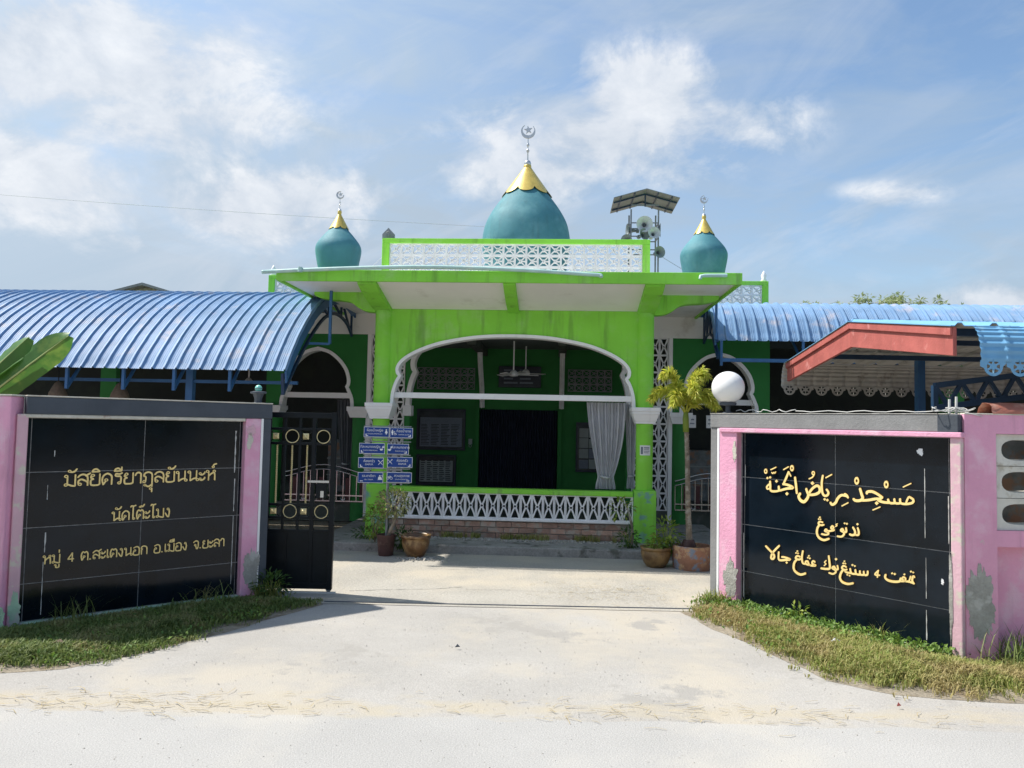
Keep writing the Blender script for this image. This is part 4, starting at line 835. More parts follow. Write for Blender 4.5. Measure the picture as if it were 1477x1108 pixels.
JAWI = [[('s',0.017,[(1.484,1.115),(1.515,1.097),(1.51,1.073),(1.465,1.059),(1.424,1.062),(1.418,1.094)]),('s',0.0135,[(1.484,1.115),(1.47,1.087),(1.463,1.061)]),('s',0.017,[(1.424,1.061),(1.384,1.058),(1.375,1.09)]),('s',0.0175,[(1.384,1.058),(1.34,1.056),(1.327,1.083)]),('s',0.0195,[(1.344,1.057),(1.292,1.057),(1.25,1.07),(1.284,1.091)]),('s',0.02,[(1.161,1.11),(1.166,1.126),(1.202,1.131),(1.241,1.117),(1.285,1.091)]),('s',0.0195,[(1.275,1.08),(1.231,1.077),(1.172,1.062),(1.109,1.053)]),('s',0.0215,[(1.106,1.147),(1.119,1.104),(1.128,1.074),(1.109,1.054),(1.069,1.049),(1.052,1.062)]),('d',0.015,[(1.239,1.044)]),('s',0.0105,[(1.208,0.988),(1.267,1.018)]),('o',0.009,[(1.08,1.206),(0.014,0.022)]),('o',0.008,[(1.315,1.194),(0.013,0.021)]),('s',0.01,[(1.443,1.184),(1.502,1.216)])],[('s',0.0185,[(0.977,1.095),(0.996,1.082),(1.007,1.065)]),('s',0.0205,[(0.994,1.078),(0.952,1.082),(0.92,1.054),(0.9,1.016),(0.871,0.998),(0.856,1.015)]),('s',0.011,[(0.954,0.995),(1.008,1.027)]),('s',0.0185,[(0.791,1.231),(0.781,1.173),(0.784,1.101),(0.799,1.068),(0.826,1.068),(0.84,1.093),(0.822,1.119)]),('d',0.012,[(0.806,1.036)]),('d',0.012,[(0.83,1.031)]),('s',0.0115,[(0.816,1.212),(0.87,1.243)]),('s',0.0215,[(0.663,1.069),(0.698,1.115),(0.739,1.142),(0.764,1.123),(0.759,1.09),(0.718,1.068),(0.663,1.065),(0.641,1.11)]),('s',0.024,[(0.663,1.065),(0.653,1.032),(0.622,0.999),(0.59,1.008),(0.572,1.039),(0.587,1.066)]),('d',0.016,[(0.698,1.159)]),('o',0.009,[(0.706,1.244),(0.011,0.012)]),('s',0.011,[(0.716,1.235),(0.698,1.209),(0.667,1.193)])],[('s',0.02,[(0.536,1.199),(0.545,1.137),(0.554,1.062)]),('s',0.0185,[(0.476,1.242),(0.457,1.196),(0.427,1.134)]),('s',0.014,[(0.476,1.242),(0.498,1.204)]),('s',0.0205,[(0.42,1.132),(0.463,1.129),(0.519,1.108),(0.459,1.096),(0.403,1.078)]),('d',0.015,[(0.46,1.052)]),('s',0.0205,[(0.407,1.078),(0.387,1.079),(0.381,1.111)]),('d',0.014,[(0.359,1.152)]),('s',0.019,[(0.392,1.075),(0.348,1.064),(0.303,1.068),(0.299,1.119),(0.296,1.148)]),('s',0.016,[(0.299,1.13),(0.265,1.098),(0.272,1.079),(0.301,1.088)]),('d',0.011,[(0.269,1.173)]),('d',0.011,[(0.296,1.181)]),('s',0.0095,[(0.312,1.227),(0.323,1.216),(0.334,1.227),(0.343,1.22),(0.354,1.234)]),('s',0.011,[(0.303,1.248),(0.356,1.273)]),('o',0.009,[(0.254,1.232),(0.012,0.016)]),('o',0.011,[(0.51,1.273),(0.013,0.019)]),('s',0.0115,[(0.429,1.256),(0.478,1.284)])],[('s',0.016,[(1.085,0.837),(1.094,0.807),(1.089,0.781),(1.062,0.78)]),('d',0.01,[(1.083,0.864)]),('s',0.017,[(1.046,0.837),(1.063,0.808),(1.062,0.783),(1.038,0.773),(1.018,0.778)]),('s',0.016,[(0.989,0.826),(0.991,0.795),(0.968,0.786)]),('d',0.008,[(0.977,0.859)]),('d',0.009,[(0.996,0.857)]),('s',0.0155,[(0.974,0.792),(0.959,0.814),(0.946,0.798),(0.969,0.788),(0.972,0.77),(0.95,0.75),(0.915,0.749)])],[('s',0.0085,[(0.917,0.849),(0.902,0.841),(0.913,0.835),(0.898,0.824)]),('s',0.0155,[(0.886,0.812),(0.873,0.826),(0.861,0.807),(0.888,0.796),(0.857,0.785),(0.832,0.78),(0.818,0.792),(0.808,0.777),(0.832,0.773),(0.839,0.759),(0.814,0.748),(0.778,0.75)]),('s',0.0155,[(0.79,0.845),(0.763,0.849),(0.752,0.831),(0.774,0.821),(0.8,0.828)]),('s',0.0185,[(0.764,0.826),(0.743,0.795),(0.738,0.75),(0.758,0.716),(0.798,0.703),(0.844,0.72)]),('d',0.008,[(0.753,0.868)]),('d',0.008,[(0.77,0.869)]),('d',0.008,[(0.763,0.884)])],[('s',0.014,[(1.522,0.521),(1.512,0.529),(1.504,0.496),(1.518,0.474)]),('s',0.0145,[(1.519,0.475),(1.484,0.483),(1.451,0.481)]),('s',0.0125,[(1.494,0.526),(1.481,0.484)]),('d',0.008,[(1.495,0.56)]),('d',0.007,[(1.512,0.556)]),('s',0.013,[(1.451,0.481),(1.456,0.503),(1.439,0.51),(1.433,0.491),(1.451,0.482),(1.413,0.474)]),('d',0.008,[(1.447,0.531)]),('s',0.017,[(1.421,0.5),(1.411,0.474),(1.367,0.464),(1.324,0.467),(1.303,0.484),(1.307,0.508)]),('d',0.008,[(1.355,0.524)]),('d',0.009,[(1.375,0.522)])],[('s',0.0125,[(1.251,0.53),(1.222,0.493),(1.261,0.494)]),('s',0.012,[(1.249,0.53),(1.241,0.474)])],[('s',0.015,[(1.165,0.511),(1.162,0.483),(1.138,0.477),(1.133,0.504)]),('s',0.015,[(1.14,0.478),(1.107,0.474),(1.102,0.503)]),('s',0.0155,[(1.109,0.474),(1.074,0.473),(1.065,0.506)]),('s',0.015,[(1.076,0.473),(1.034,0.472),(1.023,0.508)]),('s',0.0155,[(1.035,0.472),(0.989,0.474),(0.972,0.493)]),('d',0.009,[(1.041,0.538)]),('d',0.008,[(1.061,0.533)]),('d',0.008,[(0.999,0.455)]),('d',0.008,[(1.018,0.451)]),('s',0.0145,[(0.993,0.514),(0.968,0.521),(0.955,0.501),(0.976,0.49),(0.998,0.497)]),('s',0.0175,[(0.966,0.49),(0.948,0.462),(0.938,0.423),(0.957,0.392),(1.0,0.383),(1.048,0.397)]),('d',0.008,[(0.966,0.54)]),('d',0.008,[(0.983,0.541)]),('d',0.007,[(0.975,0.558)])],[('s',0.015,[(0.915,0.515),(0.92,0.488),(0.905,0.482),(0.886,0.502),(0.871,0.486),(0.897,0.476),(0.901,0.459),(0.876,0.441),(0.842,0.445)]),('d',0.011,[(0.903,0.563)]),('s',0.017,[(0.841,0.581),(0.847,0.536),(0.85,0.484),(0.817,0.472),(0.773,0.47)]),('s',0.009,[(0.82,0.541),(0.804,0.523),(0.818,0.514),(0.8,0.495)])],[('s',0.0155,[(0.72,0.512),(0.703,0.519),(0.694,0.497),(0.726,0.486),(0.698,0.48),(0.669,0.482),(0.653,0.509),(0.634,0.501),(0.645,0.482),(0.679,0.481)]),('s',0.0155,[(0.657,0.482),(0.621,0.484)]),('d',0.008,[(0.655,0.539)]),('d',0.009,[(0.673,0.536)]),('d',0.008,[(0.664,0.555)]),('s',0.0165,[(0.611,0.59),(0.602,0.537),(0.608,0.491),(0.628,0.483)]),('s',0.016,[(0.587,0.535),(0.56,0.54),(0.544,0.519),(0.57,0.511),(0.595,0.521)]),('s',0.019,[(0.555,0.509),(0.532,0.479),(0.526,0.431),(0.548,0.401),(0.59,0.389),(0.636,0.407)]),('d',0.008,[(0.547,0.562)]),('d',0.008,[(0.566,0.562)]),('d',0.008,[(0.559,0.579)])],[('s',0.017,[(0.41,0.509),(0.443,0.51),(0.492,0.5),(0.447,0.489),(0.393,0.479),(0.38,0.496),(0.382,0.548)]),('d',0.011,[(0.458,0.468)]),('s',0.0185,[(0.253,0.581),(0.289,0.553),(0.338,0.513),(0.329,0.482),(0.307,0.486),(0.325,0.535),(0.388,0.602)])]]
for word in JAWI:
    mb = MB(); dd = 0
    for k_, w_, pts in word:
        dd += .0003
        if k_ == 'd': disc(mb, pts[0], w_, -.004, .007 + dd, n=4 if w_ < .02 else 5)
        elif k_ == 'o': disc(mb, pts[0], 1, -.004, .007 + dd, pts[1][0], pts[1][1], .42)
        else: ribbon(mb, pts, w_ * 1.05, -.004, .007 + dd)
    mb.build('letter', ['letter', 'letter_edge'], RW)

# ================================================================ boundary walls along the road
BL = thing('boundary_wall', 'plain pink roadside wall running left from the Thai sign', 'wall', (-3.74, 5.70, 0))
MB().box(-5.5, .035, 0, .16, 0, 1.735).build('wall_panel', 'pink', BL, bev=.01)
MB().box(-5.5, .045, -.006, .166, 1.735, 1.747).build('wall_cap', 'cream', BL, bev=.003)
patch(BL, 'plaster_patch', 'moss', .0, .10, .06, .15, -.0005, 1.5)
BR = thing('boundary_wall', 'pink roadside wall with oval breeze blocks right of the Jawi sign', 'wall', (3.235, 5.50, 0))
w_ = MB(); w_.box(0, .225, 0, .17, 0, 1.735); w_.box(.225, 6, 0, .17, 1.60, 1.735); w_.box(.225, 6, 0, .17, .80, .915); w_.box(.225, 6, .09, .17, 0, .80)
w_.box(1.05, 1.3, 0, .17, 0, .80); w_.box(1.05, 6, 0, .17, .915, 1.60); w_.build('wall_panel', 'pink', BR)
MB().box(0, 6, -.006, .176, 1.735, 1.745).build('wall_cap', 'cream', BR, bev=.003)
patch(BR, 'plaster_patch', 'cement', .105, .40, .095, .24, -.0005, 12.5, amp=.25)
def oval_block(w, h, d):
    n = 24; mb = MB(); a = w * .40; b = h * .33
    P = []
    for k in range(n):
        t = 2 * PI * k / n; ca, sa = math.cos(t), math.sin(t)
        P.append((math.copysign(abs(ca) ** .6, ca) * a, math.copysign(abs(sa) ** .8, sa) * b))
    Q = []
    for k in range(n):
        t = 2 * PI * k / n; ca, sa = math.cos(t), math.sin(t); m_ = max(abs(ca), abs(sa)); Q.append((ca / m_ * (w / 2 - .001), sa / m_ * (h / 2 - .001)))
    vs = []
    for k in range(n): vs += [(Q[k][0], 0, Q[k][1]), (P[k][0], 0.004, P[k][1]), (P[k][0] * .93, d, P[k][1] * .93), (Q[k][0], d, Q[k][1])]
    fs = []
    for k in range(n):
        q = (k + 1) % n
        for j in range(4): fs.append((4 * k + j, 4 * k + (j + 1) % 4, 4 * q + (j + 1) % 4, 4 * q + j))
    return mb.add(vs, fs).mesh('oval_block', 'cream_block', True, 35)
M['cream_block'] = mat('cream_breeze_block', (0.62, 0.60, 0.54), 0.75, 0.1, 9, 0.2, 60, c2=(0.48, 0.44, 0.36), cs=7, ct=0.64, spec=0.2)
me_oval = oval_block(.40, .2263, .12)
for i in range(2):
    for j in range(3): inst('oval_block', me_oval, BR, (.225 + .012 + .20 + .402 * i, .02, .915 + .114 + .2283 * j))
# clutter stacked behind the breeze blocks
ck = tag(MB().add([], []).box(3.42, 4.7, 5.78, 6.15, 0, 1.62).build('brick_stack', 'clutter'), 'dim stack of rubble bricks behind the oval breeze blocks', 'bricks')

# ================================================================ sliding gate
G = thing('sliding_gate', 'black steel sliding gate with brass rings and twisted bars, half open', 'gate', (-1.635, 7.235, -.045))
fr = MB()
fr.box(-.045, 0, -.022, .022, .08, 1.72); fr.box(-1.2, -.045, -.02, .02, 1.665, 1.715); fr.box(-1.2, -.045, -.02, .02, .085, .14)
fr.box(-.225, -.19, -.018, .018, .14, 1.665)
for z in (1.56, 1.425, .855, .735, .615): fr.box(-1.2, -.045, -.013, .013, z - .012, z + .012)
fr.box(-.19, -.045, -.014, .014, 1.06, 1.085)
for x in (-.34, -.48, -.62, -.76, -.90, -1.04, -1.18): fr.box(x - .011, x + .011, -.011, .011, .615, 1.665)
fr.build('frame', 'black', G, bev=.002)
pn = MB(); pn.box(-1.2, -.225, -.008, .008, .14, .605); pn.box(-.19, -.045, -.008, .008, .14, .605); pn.box(-.44, -.43, -.016, -.008, .14, .605); pn.build('sheet_panel', 'black', G)
MB().box(-.17, -.07, -.03, .03, .92, 1.055).build('lock_box', 'black', G, bev=.003)
MB().bar((-.11, -.035, .99), (-.11, -.035, .93), .03, .01).build('padlock', 'steel', G)
MB().bar((-.25, -.02, 1.075), (-.05, -.02, 1.075), .02).build('latch_bolt', 'steel', G)
me_ring = MB().torus((0, 0, 0), .061, .0045, (0, 1, 0), 28, 6).mesh('brass_ring', 'brass', True)
me_sq = MB().add([(-.028, 0, -.028), (.028, 0, -.028), (.028, 0, .028), (-.028, 0, .028), (0, -.022, 0)], [(0, 1, 4), (1, 2, 4), (2, 3, 4), (3, 0, 4)]).torus((0, -.01, 0), .012, .006, (0, 1, 0), 12, 5).mesh('brass_rosette', 'brass')
tw = MB()
for i in range(61):
    z = .87 + i * .54 / 60; a = i * .7; r_ = .0085
    tw.v += [(r_ * math.cos(a + q * PI / 2), r_ * math.sin(a + q * PI / 2), z) for q in range(4)]
for i in range(60):
    for q in range(4): tw.f.append((4 * i + q, 4 * i + (q + 1) % 4, 4 * i + 4 + (q + 1) % 4, 4 * i + 4 + q)); tw.m.append(0)
me_tw = tw.mesh('twisted_bar', 'brass')
for z in (1.492, .795):
    inst('brass_ring', me_ring, G, (-.118, -.016, z))
    for k_ in range(3):
        inst('brass_rosette', me_sq, G, (-.283 - .28 * k_, -.016, z)); inst('brass_ring', me_ring, G, (-.41 - .28 * k_, -.016, z))
        for q in (-1, 1):
            for q2 in (-1, 1): MB().bar((-.283 - .28 * k_ + q * .025, 0, z + q2 * .025), (-.283 - .28 * k_ + q * .06, 0, z + q2 * .058), .008).build('brace', 'black', G)
for k_ in range(7): inst('twisted_bar', me_tw, G, (-.27 - .14 * k_ - .0, -.002, 0))
for x in (-.03, -.48): MB().lathe([(.024, -.012), (.028, -.006), (.028, .006), (.024, .012)], (x, 0, .086), 16, axis=(0, 1, 0)).build('wheel', 'grey_metal', G, True, 40)

# ================================================================ small pavilion roof on the right
PV = thing('pavilion_roof', 'low gabled pavilion roof with faded red boards behind the Jawi sign', 'roof', (3.25, 7.3, 0))
xl, yn, yf, ze, zr = 0.0, -1.72, 1.72, 2.385, 2.648   # near and far eaves, ridge above the origin
def roof_slope(y0, z0, y1, z1, mtop, mund):
    w = .25; mb = MB(); prof = [(0, 0), (.03, .0), (.05, .022), (.08, .022), (.10, 0), (.17, 0), (.18, .004), (.19, 0), (.2515, .001)]
    d = Vector((y1 - y0, z1 - z0)).normalized(); nn = Vector((-d.y, d.x)); nn = nn if nn.y > 0 else -nn
    n = len(prof)
    for (y, z) in ((y0, z0), (y1, z1)):
        for x, h in prof: mb.v.append((x, y + nn.x * h, z + nn.y * h))
    for (y, z) in ((y0, z0), (y1, z1)):
        for x, h in prof: mb.v.append((x, y + nn.x * (h - .006), z + nn.y * (h - .006)))
    for k in range(n - 1):
        mb.f.append((k, k + 1, n + k + 1, n + k)); mb.m.append(0); mb.f.append((2 * n + k, 3 * n + k, 3 * n + k + 1, 2 * n + k + 1)); mb.m.append(1)
        mb.f.append((k, 2 * n + k, 2 * n + k + 1, k + 1)); mb.m.append(0)
    mb.f.append((0, n, 3 * n, 2 * n)); mb.m.append(0)
    return mb.mesh('roof_sheet', [mtop, mund])
me1 = roof_slope(yn, ze, .02, zr, 'sky_blue', 'sheet_grey'); me2 = roof_slope(yf, ze, -.02, zr, 'sky_blue', 'sheet_grey')
for i in range(16): inst('roof_sheet', me1, PV, (.252 * i - .06, 0, .002 * (i % 2))); inst('roof_sheet', me2, PV, (.252 * i - .06, 0, .002 * (i % 2)))
def eave_piece(w):
    """ridged drop of the eave with a round lobe pierced by a six-petal rosette"""
    mb = MB(); rows = 26; H = .27; cols = 10
    for j in range(rows + 1):
        t = j / rows; y = -.10 * math.sin(t * PI / 2) - .006 * (math.sin(t * rows * PI / 2 + .3)); z = -H * t * (.35 + .65 * t) - .0
        for i in range(cols + 1):
            x = -w / 2 + w * i / cols; e = .014 if (i in (0, 1, cols)) else 0
            mb.v.append((x, y - e, z))
    for j in range(rows):
        for i in range(cols): a = j * (cols + 1) + i; mb.f.append((a, a + 1, a + cols + 2, a + cols + 1)); mb.m.append(0)
    cz = -H - .035; r1 = w * .36
    # skirt around the rosette: ring + six spokes + hub, and the shoulders up to the sheet
    n = 36
    o = len(mb.v); r2 = w * .245
    for k in range(n):
        a = 2 * PI * k / n; ca, sa = math.cos(a), math.sin(a)
        ox, oz = r1 * ca, r1 * sa
        if sa > 0: ox = max(-w / 2, min(w / 2, ox * 1.45)); oz = .045 + .0 * sa if sa > .3 else sa * .15
        mb.v.append((ox, -.102, cz + oz)); mb.v.append((r2 * ca, -.102, cz + r2 * sa))
    for k in range(n):
        q = (k + 1) % n; mb.f.append((o + 2 * k, o + 2 * k + 1, o + 2 * q + 1, o + 2 * q)); mb.m.append(0)
    for k in range(6):
        a = PI / 6 + k * PI / 3; mb.bar((.02 * math.cos(a), -.102, cz + .02 * math.sin(a)), (r2 * 1.04 * math.cos(a), -.102, cz + r2 * 1.04 * math.sin(a)), .004, .013)
    mb.prism([(.024 * math.cos(2 * PI * k / 10), cz + .024 * math.sin(2 * PI * k / 10)) for k in range(10)], -.104, -.100)
    return mb
EP = .19
me_e1 = eave_piece(EP).mesh('eave_piece', 'sky_blue', True, 40); me_e2 = eave_piece(EP).mesh('eave_piece', 'sheet_grey', True, 40)
for i in range(20):
    inst('eave_piece', me_e2, PV, (.05 + EP * (i + .5) - .1, yf + .0, ze), (0, 0, PI))
    inst('eave_piece', me_e1, PV, (.09 + EP * (i + .5), yn, ze), (0, 0, 0))
for y0, sgn in ((yn, 1), (yf, -1)):
    zz = lambda y: ze + (zr - ze) * (1 - abs(y) / 1.72)
    MB().prism([(y0 * .985, zz(y0 * .985) - .012), (0, zr - .012), (0, zr - .25), (y0 * .985, zz(y0 * .985) - .225)], -.03, .0, 0, 'x').build('gable_board', 'red', PV, bev=.004)
    MB().prism([(y0 * .985, zz(y0 * .985) - .014), (0, zr - .014), (0, zr - .075), (y0 * .985, zz(y0 * .985) - .075)], -.05, -.031, 0, 'x').build('barge_board', 'red', PV, bev=.004)
for yy in (-1.1, -.45, .45, 1.1):
    z = ze + (zr - ze) * (1 - abs(yy) / 1.72) - .045; MB().box(.01, 4, yy - .025, yy + .025, z - .05, z).build('purlin', 'frame_dark', PV)
MB().bar((1.3, yf - .45, 0), (1.3, yf - .45, 2.4), .08).build('post', 'frame_blue', PV); MB().bar((3.6, yf - .45, 0), (3.6, yf - .45, 2.4), .08).build('post', 'frame_blue', PV)
MB().bar((1.3, yn + .55, 0), (1.3, yn + .55, 2.4), .08).build('post', 'frame_blue', PV)
t = MB(); A_ = Vector((.16, -1.1, 1.98)); B_ = Vector((3.2, -1.1, 2.42)); C_ = Vector((.16, -1.1, 1.80)); D_ = Vector((3.2, -1.1, 2.24))
t.bar(A_, B_, .045); t.bar(C_, D_, .045); t.bar(A_, C_, .04)
for i in range(14):
    t.bar(A_.lerp(B_, i / 14), C_.lerp(D_, (i + .5) / 14), .028); t.bar(C_.lerp(D_, (i + .5) / 14), A_.lerp(B_, (i + 1) / 14), .028)
t.build('truss', 'frame_dark', PV)

# tarpaulin on the wall, loose wires and steel stubs
tp = MB(); nx, ny = 26, 10
for i in range(nx + 1):
    for j in range(ny + 1):
        x = .20 + 2.2 * i / nx; a = j / ny * PI; r_ = .085 + .02 * noise.noise(Vector((i * .5, j * .6, 2)))
        tp.v.append((x, .085 - math.cos(a) * r_ * 1.1, 1.746 + math.sin(a) * r_ * .95 - .002 + (.01 * noise.noise(Vector((i * .9, j, 5))) if 0 < j < ny else 0)))
for i in range(nx):
    for j in range(ny): a = i * (ny + 1) + j; tp.f.append((a, a + ny + 1, a + ny + 2, a + 1)); tp.m.append(0)
tag(tp.build('tarpaulin', 'tarp', None, True, loc=(3.235, 5.5, 0)), 'faded red brown tarpaulin rolled along the top of the pink wall', 'tarpaulin')
def worldpt(wall, s, y, z): return wall.matrix_basis @ Vector((s, y, z))
bpy.context.view_layer.update()
wr = MB()
for sd, (s0, s1, am) in enumerate(((-.1, .5, .012), (.5, 1.75, .006))):
    P = [worldpt(RW, s0 + (s1 - s0) * i / 16, .04 + .02 * math.sin(i * 1.3 + sd), 1.752 + am * (1 + math.sin(i * 1.7 + sd))) for i in range(17)]; wr.tube(P, .004, 5)
tag(wr.build('loose_wire', 'wire', None, True), 'pale loose wire lying along the top of the Jawi sign wall', 'wire')
wr = MB(); rw_ = random.Random(5)
for i in range(5):
    c = Vector((3.17 + rw_.uniform(-.05, .12), 5.56 + rw_.uniform(-.04, .06), 1.752)); P = []
    for k in range(14):
        a = k * .55 + i; P.append(c + Vector((.07 * math.cos(a) * (1 + .3 * i / 5), .03 * math.sin(a), .018 + .016 * math.sin(a * 1.7 + i))))
    wr.tube(P, .0035, 5)
wr.tube([(3.24, 5.5, 1.75), (3.30, 5.49, 1.735), (3.36, 5.492, 1.722)], .0035, 5)
tag(wr.build('wire_tangle', 'wire', None, True), 'tangle of white wire on the corner of the pink wall', 'wire')
for i, (x, h) in enumerate(((3.185, .10), (3.235, .12))):
    tag(MB().tube([(x, 5.6, 1.72), (x + .003, 5.6, 1.745 + h)], .009, 8).build('steel_stub', 'wire', None, True, 60), ('shorter' if i == 0 else 'taller') + ' pale steel stub standing out of the pink wall corner', 'rebar')

# lamps on the gate piers
GL = thing('globe_lamp', 'white opal globe lamp on the left end of the Jawi sign wall', 'lamp', (2.005, 7.13, 1.735))
MB().lathe([(.05, 0), (.05, .012), (.022, .02), (.022, .075), (.075, .082), (.078, .105), (.06, .11)], (0, 0, 0), 24).build('lamp_base', 'lintel', GL, True, 40)
MB().lathe([(.055, .105)] + [(.15 * math.sin(a), .245 - .15 * math.cos(a)) for a in [.4 + i * (PI - .41) / 22 for i in range(23)]], (0, 0, 0), 36).build('globe', 'globe', GL, True)
PL = thing('post_lamp', 'small charcoal post lamp with mint glass on the Thai sign pier', 'lamp', (-2.325, 7.06, 1.745))
MB().lathe([(.045, 0), (.032, .015), (.038, .05), (.05, .085), (.075, .09), (.075, .105), (.035, .112)], (0, 0, 0), 8).build('lamp_base', 'lintel', PL)
MB().lathe([(.030, .112)] + [(.032 * math.sin(a), .135 - .034 * math.cos(a)) for a in [.7 + i * (PI - .8) / 10 for i in range(11)]], (0, 0, 0), 20).build('glass', 'mint', PL, True)
MB().lathe([(.031, .133), (.036, .136), (.031, .140)], (0, 0, 0), 20).build('glass_band', 'lintel', PL)

# ================================================================ loudspeaker tower behind the roof
T = bthing('loudspeaker_tower', 'steel lattice tower with a small gabled roof rising behind the mosque', 'tower', 2.46, 7.0, 3.5)
lg = [(-.30, -.25), (-.30, .25), (.30, -.25), (.30, .25)]
for x, y in lg: MB().bar((x, y, -3.5), (x, y, 2.9), .032).build('leg', 'grey_metal', T)
g = MB()
for z in (.4, 1.2, 2.0, 2.3, 2.6):
    g.bar((-.3, -.25, z), (.3, -.25, z), .022); g.bar((-.3, .25, z), (.3, .25, z), .022); g.bar((-.3, -.25, z), (-.3, .25, z), .022); g.bar((.3, -.25, z), (.3, .25, z), .022)
g.build('cross_brace', 'grey_metal', T)
for s in (-1, 1):
    MB().prism([(0, 3.26), (s * .71, 3.06), (s * .71, 3.045), (0, 3.245)], -.62, .62, 0).build('roof_slope', 'grey_metal', T)
    for y in (-.3, .3): MB().bar((0, y, 3.225), (s * .69, y, 3.03), .03).build('rafter', 'frame_dark', T)
    for q in (.25, .55): MB().bar((s * q, -.6, 3.235 - .2 * q / .71), (s * q, .6, 3.235 - .2 * q / .71), .025).build('purlin', 'frame_dark', T)
MB().bar((0, -.3, 3.22), (0, -.3, 2.95), .03).build('king_post', 'frame_dark', T); MB().bar((-.3, -.3, 2.98), (.3, -.3, 2.98), .03).build('tie', 'grey_metal', T)
def horn(u, v, z, d, r, m, label):
    h = bthing('horn_speaker', label, 'loudspeaker', u, v, z, 'horn loudspeakers on the tower')
    d = Vector(d).normalized()
    pr = [(.16 * r, -.62 * r), (.2 * r, -.5 * r), (.23 * r, -.2 * r), (.34 * r, .2 * r), (.55 * r, .5 * r), (.8 * r, .68 * r), (r, .76 * r), (1.02 * r, .8 * r), (.97 * r, .79 * r), (.76 * r, .66 * r), (.5 * r, .46 * r), (.3 * r, .15 * r), (.16 * r, 0), (.02 * r, -.02 * r)]
    MB().lathe(pr, (0, 0, 0), 24, axis=d).build('bell', m, h, True, 60)
    MB().lathe([(.28 * r, -1.0 * r), (.34 * r, -.95 * r), (.34 * r, -.62 * r), (.2 * r, -.55 * r)], (0, 0, 0), 18, axis=d).build('driver', m, h, True, 40)
    MB().lathe([(.2 * r, .05 * r), (.22 * r, .2 * r), (.12 * r, .42 * r), (.01, .46 * r)], (0, 0, 0), 16, axis=d).build('phase_plug', 'lintel', h, True)
    return h
horn(2.44, 6.65, 6.02, (-.05, -1, -.05), .175, 'horn_pale', 'largest horn loudspeaker facing the street from the tower')
horn(2.20, 6.85, 5.95, (-1, -.15, 0), .15, 'horn', 'dark horn loudspeaker pointing left from the tower')
horn(2.70, 6.85, 5.96, (1, -.15, 0), .15, 'horn', 'dark horn loudspeaker pointing right from the tower')
horn(2.10, 6.75, 5.70, (-.45, -.9, -.1), .13, 'horn', 'low horn loudspeaker half hidden by the parapet, leftmost on the tower')
horn(2.38, 6.60, 5.78, (.5, -.8, .1), .13, 'horn', 'dark horn loudspeaker just below the largest one')
horn(2.62, 6.62, 5.80, (.2, -1, .25), .14, 'horn_pale', 'pale silvery horn loudspeaker low on the tower')
horn(2.74, 6.70, 5.42, (.35, -.9, 0), .13, 'horn', 'lowest horn loudspeaker hanging at the right tower leg')

# ================================================================ things in the porch
def curtain(name, label, u, v, top, tie, bot, folds, m, amp=.03):
    zt, zk, zb = top[2], tie[2], bot[2]
    c = bthing(name, label, 'curtain', u, v, zb); rows = 34; n = folds * 8; mb = MB()
    for j in range(rows + 1):
        z = zt + (zb - zt) * j / rows
        if z > zk:
            t = (zt - z) / (zt - zk); e = t ** 1.5; a0 = top[0] + (tie[0] - top[0]) * e; a1 = top[1] + (tie[1] - top[1]) * (t ** 2.2)
        else:
            t = (zk - z) / (zk - zb); a0 = tie[0] + (bot[0] - tie[0]) * math.sin(t * PI / 2); a1 = tie[1] + (bot[1] - tie[1]) * math.sin(t * PI / 2)
        pinch = .5 + .5 * min(1, abs(z - zk) / .25)
        for i in range(n + 1):
            s = i / n; ph = s * folds * 2 * PI + .8 * math.sin(s * 7); x = a0 + (a1 - a0) * s
            mb.v.append((x - u + .006 * math.sin(ph * .5 + j * .1), amp * pinch * math.sin(ph) + amp * .3 * math.sin(ph * .37 + 1 + j * .05), z - zb))
    for j in range(rows):
        for i in range(n): a = j * (n + 1) + i; mb.f.append((a, a + n + 1, a + n + 2, a + 1)); mb.m.append(0)
    mb.build('cloth', m, c, True)
    MB().torus(((tie[0] + tie[1]) / 2 - u, 0, zk - zb), (tie[1] - tie[0]) / 2 + .01, .014, (.12, 0, 1), 20, 6, sc=(1, .55)).build('tieback', 'curtain', c, True)
    h = MB()
    for i in range(folds + 1):
        x = top[0] + (top[1] - top[0]) * i / folds - u; h.torus((x, 0, zt - zb + .012), .014, .003, (1, 0, 0), 10, 4)
    h.build('hook_row', 'steel', c)
    return c
curtain('curtain', 'silver grey curtain gathered and tied at the right of the porch arch', 1.25, .22, (1.0, 1.52, 1.915), (1.16, 1.37, .92), (1.13, 1.40, .76), 12, 'curtain')
curtain('curtain', 'narrow grey curtain hanging beside the right porch column, behind the wide one', 1.56, .40, (1.53, 1.68, 1.90), (1.57, 1.66, .93), (1.56, 1.67, .76), 4, 'curtain')
curtain('curtain', 'dark drawn back curtain in the left side arch', -2.83, 2.3, (-3.02, -2.72, 1.95), (-2.93, -2.76, .9), (-2.93, -2.75, .55), 6, 'curtain_dk')
